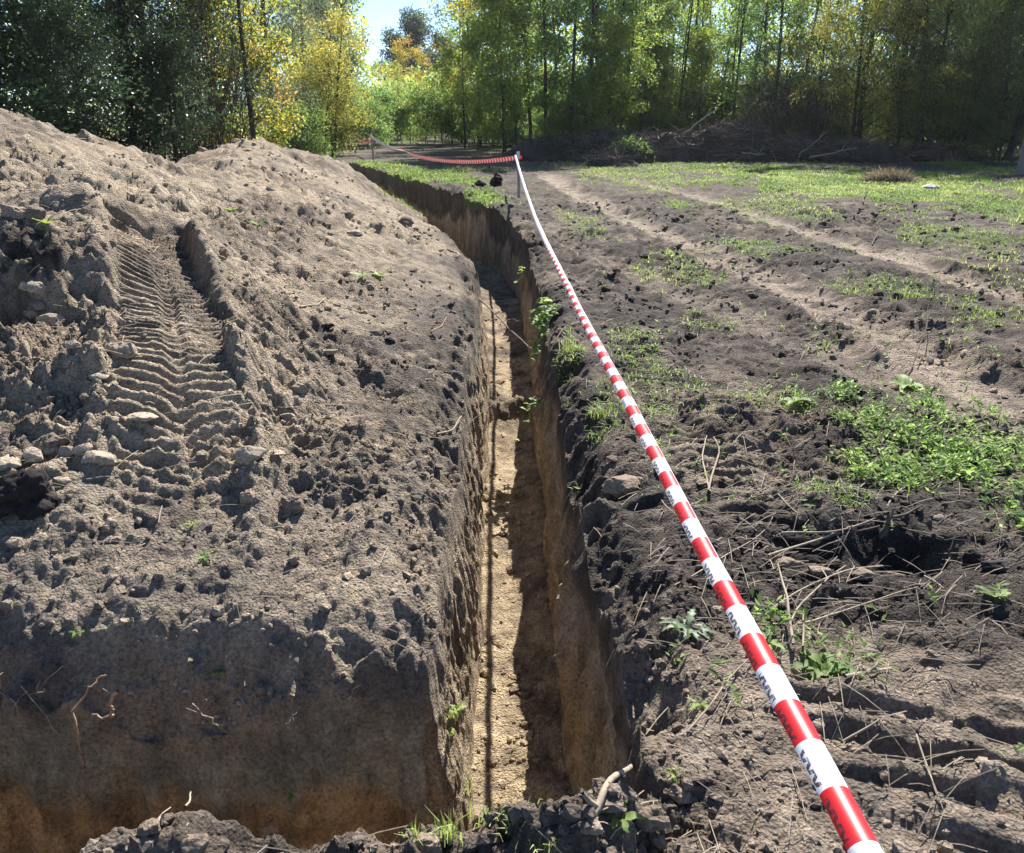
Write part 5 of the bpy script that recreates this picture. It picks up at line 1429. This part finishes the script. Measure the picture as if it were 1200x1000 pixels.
# brush piles: heaped cut branches on low earth mounds
def brush(px, Y, L, W, Hh, n, label, seed, leafy=0, mat=None, rz=0.):
    rng = np.random.default_rng(seed); x = x_at(px, Y); root = empty('brush_pile', (x, Y, hz(x, Y)), rz); tag(root, label, 'brush pile')
    v, f = ico_sub(3); k = 1 + .3 * vn3(v[:, 0] * 2 + seed, v[:, 1] * 2, v[:, 2] * 2, 8) + .12 * vn3(v[:, 0] * 6, v[:, 1] * 6 + seed, v[:, 2] * 6, 9)
    mk('earth_heap', v * k[:, None] * (L * .5, W * .5, Hh * .72), f, M_HEAP, root, True)
    lines = []
    for i in range(n):
        a = rng.uniform(0, 6.28); r = rng.random() ** .5
        c = np.array((math.cos(a) * r * L * .5, math.sin(a) * r * W * .5, 0)); c[2] = Hh * .72 * math.sqrt(max(0, 1 - r * r)) * rng.uniform(.75, 1.15) + .06
        d = unit(rng.normal(size=3) * (1.2, .7, .33)); ll = rng.uniform(.3, 1.5)
        P = limb(c - d * ll * .5, d, ll, 4, rng, .14, 0); P[:, 2] = np.maximum(P[:, 2], .02)
        lines.append((P, np.linspace(1, .4, 5) * rng.uniform(.005, .02) * (1.6 if rng.random() < .06 else 1)))
    h = n // 2
    V, F = tubes(lines[:h], 4); o = mk('twigs', V, F, M_TWIGB, root); o['kind'] = 'stuff'
    V, F = tubes(lines[h:], 4); o = mk('dark_twigs', V, F, M_TWIGD, root); o['kind'] = 'stuff'
    if leafy:
        a = rng.uniform(0, 6.28, leafy); r = rng.random(leafy) ** .5
        P = np.stack([np.cos(a) * r * L * .5, np.sin(a) * r * W * .5, Hh * .74 * np.sqrt(1 - r * r) + rng.uniform(-.05, .2, leafy)], 1)
        V, F = leaves(P, rng.normal(size=(leafy, 3)) + (0, 0, .6), rng.uniform(.08, .22, leafy), .05, rng)
        o = mk('weeds', V, F, mat, root, tone=np.repeat(rng.random(leafy), 4)); o['kind'] = 'stuff'
    return root
M_HEAP = plain('heap_soil', (.06, .048, .04), .95, .4, 6, .8)
M_TWIGB = plain('brown_brush', (.17, .13, .10), .85, .35, 20)
brush(650, 34, 3.4, 2.2, 1.0, 330, 'low dark weedy mound left of the brush heap', 1, 1500, LM_DARK)
brush(705, 33.5, 3.0, 2.0, 1.25, 330, 'dark weedy mound with leafy top between grove and brush heap', 2, 1500, LM_DARK)
brush(736, 31.5, 1.9, 1.3, .95, 160, 'earth heap overgrown with green weeds', 3, 650, M_WEED)
brush(785, 33, 3.6, 1.8, 1.25, 480, 'brown brush heap right of the green weedy heap', 4)
brush(855, 33, 3.2, 2.0, 1.7, 560, 'tallest brown brush heap of cut branches', 5)
brush(925, 33.5, 3.2, 1.8, 1.0, 420, 'tangled grey brush heap under the grey leafless shrub', 6)
brush(1000, 32.5, 4.0, 1.7, .85, 420, 'long low brush heap in the shade of the willows', 7)
brush(1090, 33.5, 4.0, 1.7, .7, 260, 'low brush heap at the foot of the dark willow', 8)
brush(715, 29.5, 1.6, 1.0, .4, 90, 'small pile of clods and roots in front of the mounds', 9)
for k, (a, b, r, lab) in enumerate((((795, 33, .9), (835, 33, 1.9), .035, 'long pale branch leaning on the tallest brush heap'), ((868, 31.6, .35), (895, 31.6, .3), .03, 'pale branch lying at the foot of tallest brush heap'), ((935, 32, .2), (965, 32.4, 1.1), .028, 'grey branch sticking up from the tangled brush heap'), ((945, 31.5, .2), (1000, 31.5, .55), .03, 'pale branch lying on the long low brush heap'))):
    pa = np.array((x_at(a[0], a[1]), a[1], a[2])); pb_ = np.array((x_at(b[0], b[1]), b[1], b[2]))
    P = np.linspace(pa, pb_, 8) + np.random.default_rng(k).normal(0, .03, (8, 3))
    V, F = tubes([(P - pa, np.linspace(r, r * .5, 8)), (np.array([P[5] - pa, P[5] - pa + (.2, .1, .3)]), np.array([r * .5, r * .3]))], 6)
    o = mk('dead_branch', V, F, M_TWIG, smooth=True); o.location = pa; tag(o, lab, 'branch', 'dead branches on the brush heaps')
# overhead wire between the far trees
wa = at_Y(330, 22, 55); wb = at_Y(452, 56, 68)
Pw = sag(wa, wb, .15, 20)
V, F = tubes([(Pw - wa, .02)], 4); o = mk('overhead_wire', V, F, M_WIRE); o.location = wa
tag(o, 'thin pale overhead wire crossing in front of the far poplar', 'wire')

# far wood behind everything: one mass of foliage
def far_wood():
    rng = np.random.default_rng(70); P = []; n = 42000
    px = rng.uniform(-300, 1500, n); Y = rng.uniform(62, 95, n) + 25 * np.exp(-((px - 490) / 70) ** 2)
    hmax = 14.5 + 3 * fbm(px * .02, px * 0, 3, 71)
    hmax = np.where((px > 435) & (px < 535), 6.5, hmax)
    x = (px - CX) / FPX * (Y * CP)
    z = hmax * rng.random(n)
    c = fbm(x * .35, z * .35 + Y * .2, 3, 73)
    ok = (c > -.22) | (z < 3.5)
    x, Y, z, c = x[ok], Y[ok], z[ok], c[ok]; n = len(x)
    V, F = leaves(np.stack([x, Y, z], 1), rng.normal(size=(n, 3)), rng.uniform(.35, .8, n), rng.uniform(.25, .5, n), rng)
    o = mk('far_woods', V, F, LM_FAR, tone=np.repeat(np.clip(.5 + .7 * c + rng.normal(0, .12, n), 0, 1), 4))
    tag(o, 'far wood of mixed green and yellow foliage closing the view', 'woods', kind='stuff')
LM_FAR = leaf_material('far_wood_foliage', [(0, (.05, .09, .03)), (.5, (.14, .20, .05)), (1, (.36, .38, .09))], .58, .6)
far_wood()

# thin autumn haze under the trees: one closed box round the whole scene, the sky outside it
def haze():
    x0, x1, y0, y1, z0, z1 = -2400, 2400, -80, 480, -3.2, 30
    V = np.array([(x0, y0, z0), (x1, y0, z0), (x1, y1, z0), (x0, y1, z0), (x0, y0, z1), (x1, y0, z1), (x1, y1, z1), (x0, y1, z1)], float)
    F = np.array([(3, 2, 1, 0), (4, 5, 6, 7), (0, 1, 5, 4), (1, 2, 6, 5), (2, 3, 7, 6), (3, 0, 4, 7)])
    m = bpy.data.materials.new('haze'); m.use_nodes = True; nt = m.node_tree
    nt.nodes.remove(nt.nodes['Principled BSDF'])
    v = N(nt, 'ShaderNodeVolumePrincipled'); v.inputs['Color'].default_value = (.93, .95, 1, 1); v.inputs['Density'].default_value = .00022; v.inputs['Anisotropy'].default_value = .55
    nt.links.new(v.outputs[0], nt.nodes['Material Output'].inputs['Volume'])
    tag(mk('haze', V, F, m), 'thin blue haze between the trees', 'haze', kind='stuff')
haze()

# labels of the grove and the undergrowth: each by its look and by what it stands behind or beside
PLACES = [(440, 'left of the small autumn trees'), (500, 'under the sky gap'), (541, 'left of the tall autumn sapling'), (585, 'right of the tall autumn sapling'), (625, 'behind the stake where the tapes meet'), (665, 'behind the low dark weedy mound'),
          (700, 'behind the mound with the leafy top'), (742, 'behind the green weedy heap'), (800, 'behind the brown brush heap'), (845, 'left behind the tallest brush heap'), (878, 'right behind the tallest brush heap'), (965, 'by the grey leafless shrubs'), (1060, 'under the yellow green willow'), (1150, 'under the dark willow'), (9999, 'by the leaning pole')]
def relabel():
    items = [o for o in bpy.data.objects if o.parent is None and o.get('group') in ('slender trees of the grove', 'undergrowth bushes at the foot of the trees')]
    buckets = {}
    for o in items:
        x, y = o.location.x, o.location.y
        px = CX + FPX * x / (y * CP + CAM_H * SP)
        pl = next(t for lim, t in PLACES if px < lim)
        lab = o['label']
        kind = ('thin forked tree with sparse leaves' if 'forked' in lab or 'thin leaning' in lab else 'slender yellow green tree' if 'slender yellow' in lab else 'slender dark green tree' if 'slender green' in lab else
                'dark green bush' if 'dark bush' in lab else 'yellow green bush')
        buckets.setdefault((kind, pl), []).append((px, o))
    for (kind, pl), l in buckets.items():
        l.sort(key=lambda a: a[0])
        words = {1: [''], 2: [', left one', ', right one'], 3: [', left one', ', middle one', ', right one'], 4: [', leftmost one', ', second from left', ', second from right', ', rightmost one'], 5: [', leftmost one', ', second from left', ', middle one', ', second from right', ', rightmost one'],
                 6: [', leftmost one', ', second from left', ', third from left', ', third from right', ', second from right', ', rightmost one'], 7: [', leftmost one', ', second from left', ', third from left', ', middle one', ', third from right', ', second from right', ', rightmost one']}.get(len(l))
        for k, (px, o) in enumerate(l):
            w = words[k] if words else (', leftmost one' if k == 0 else ', rightmost one' if k == len(l) - 1 else ', between its neighbours')
            o['label'] = kind + ' ' + pl + w
relabel()
print('TRIS', sum(len(m.polygons) * (2 if len(m.polygons) and m.polygons[0].loop_total == 4 else 1) for m in bpy.data.meshes))
for m in sorted(bpy.data.meshes, key=lambda m: -len(m.polygons))[:14]: print(m.name, len(m.polygons))
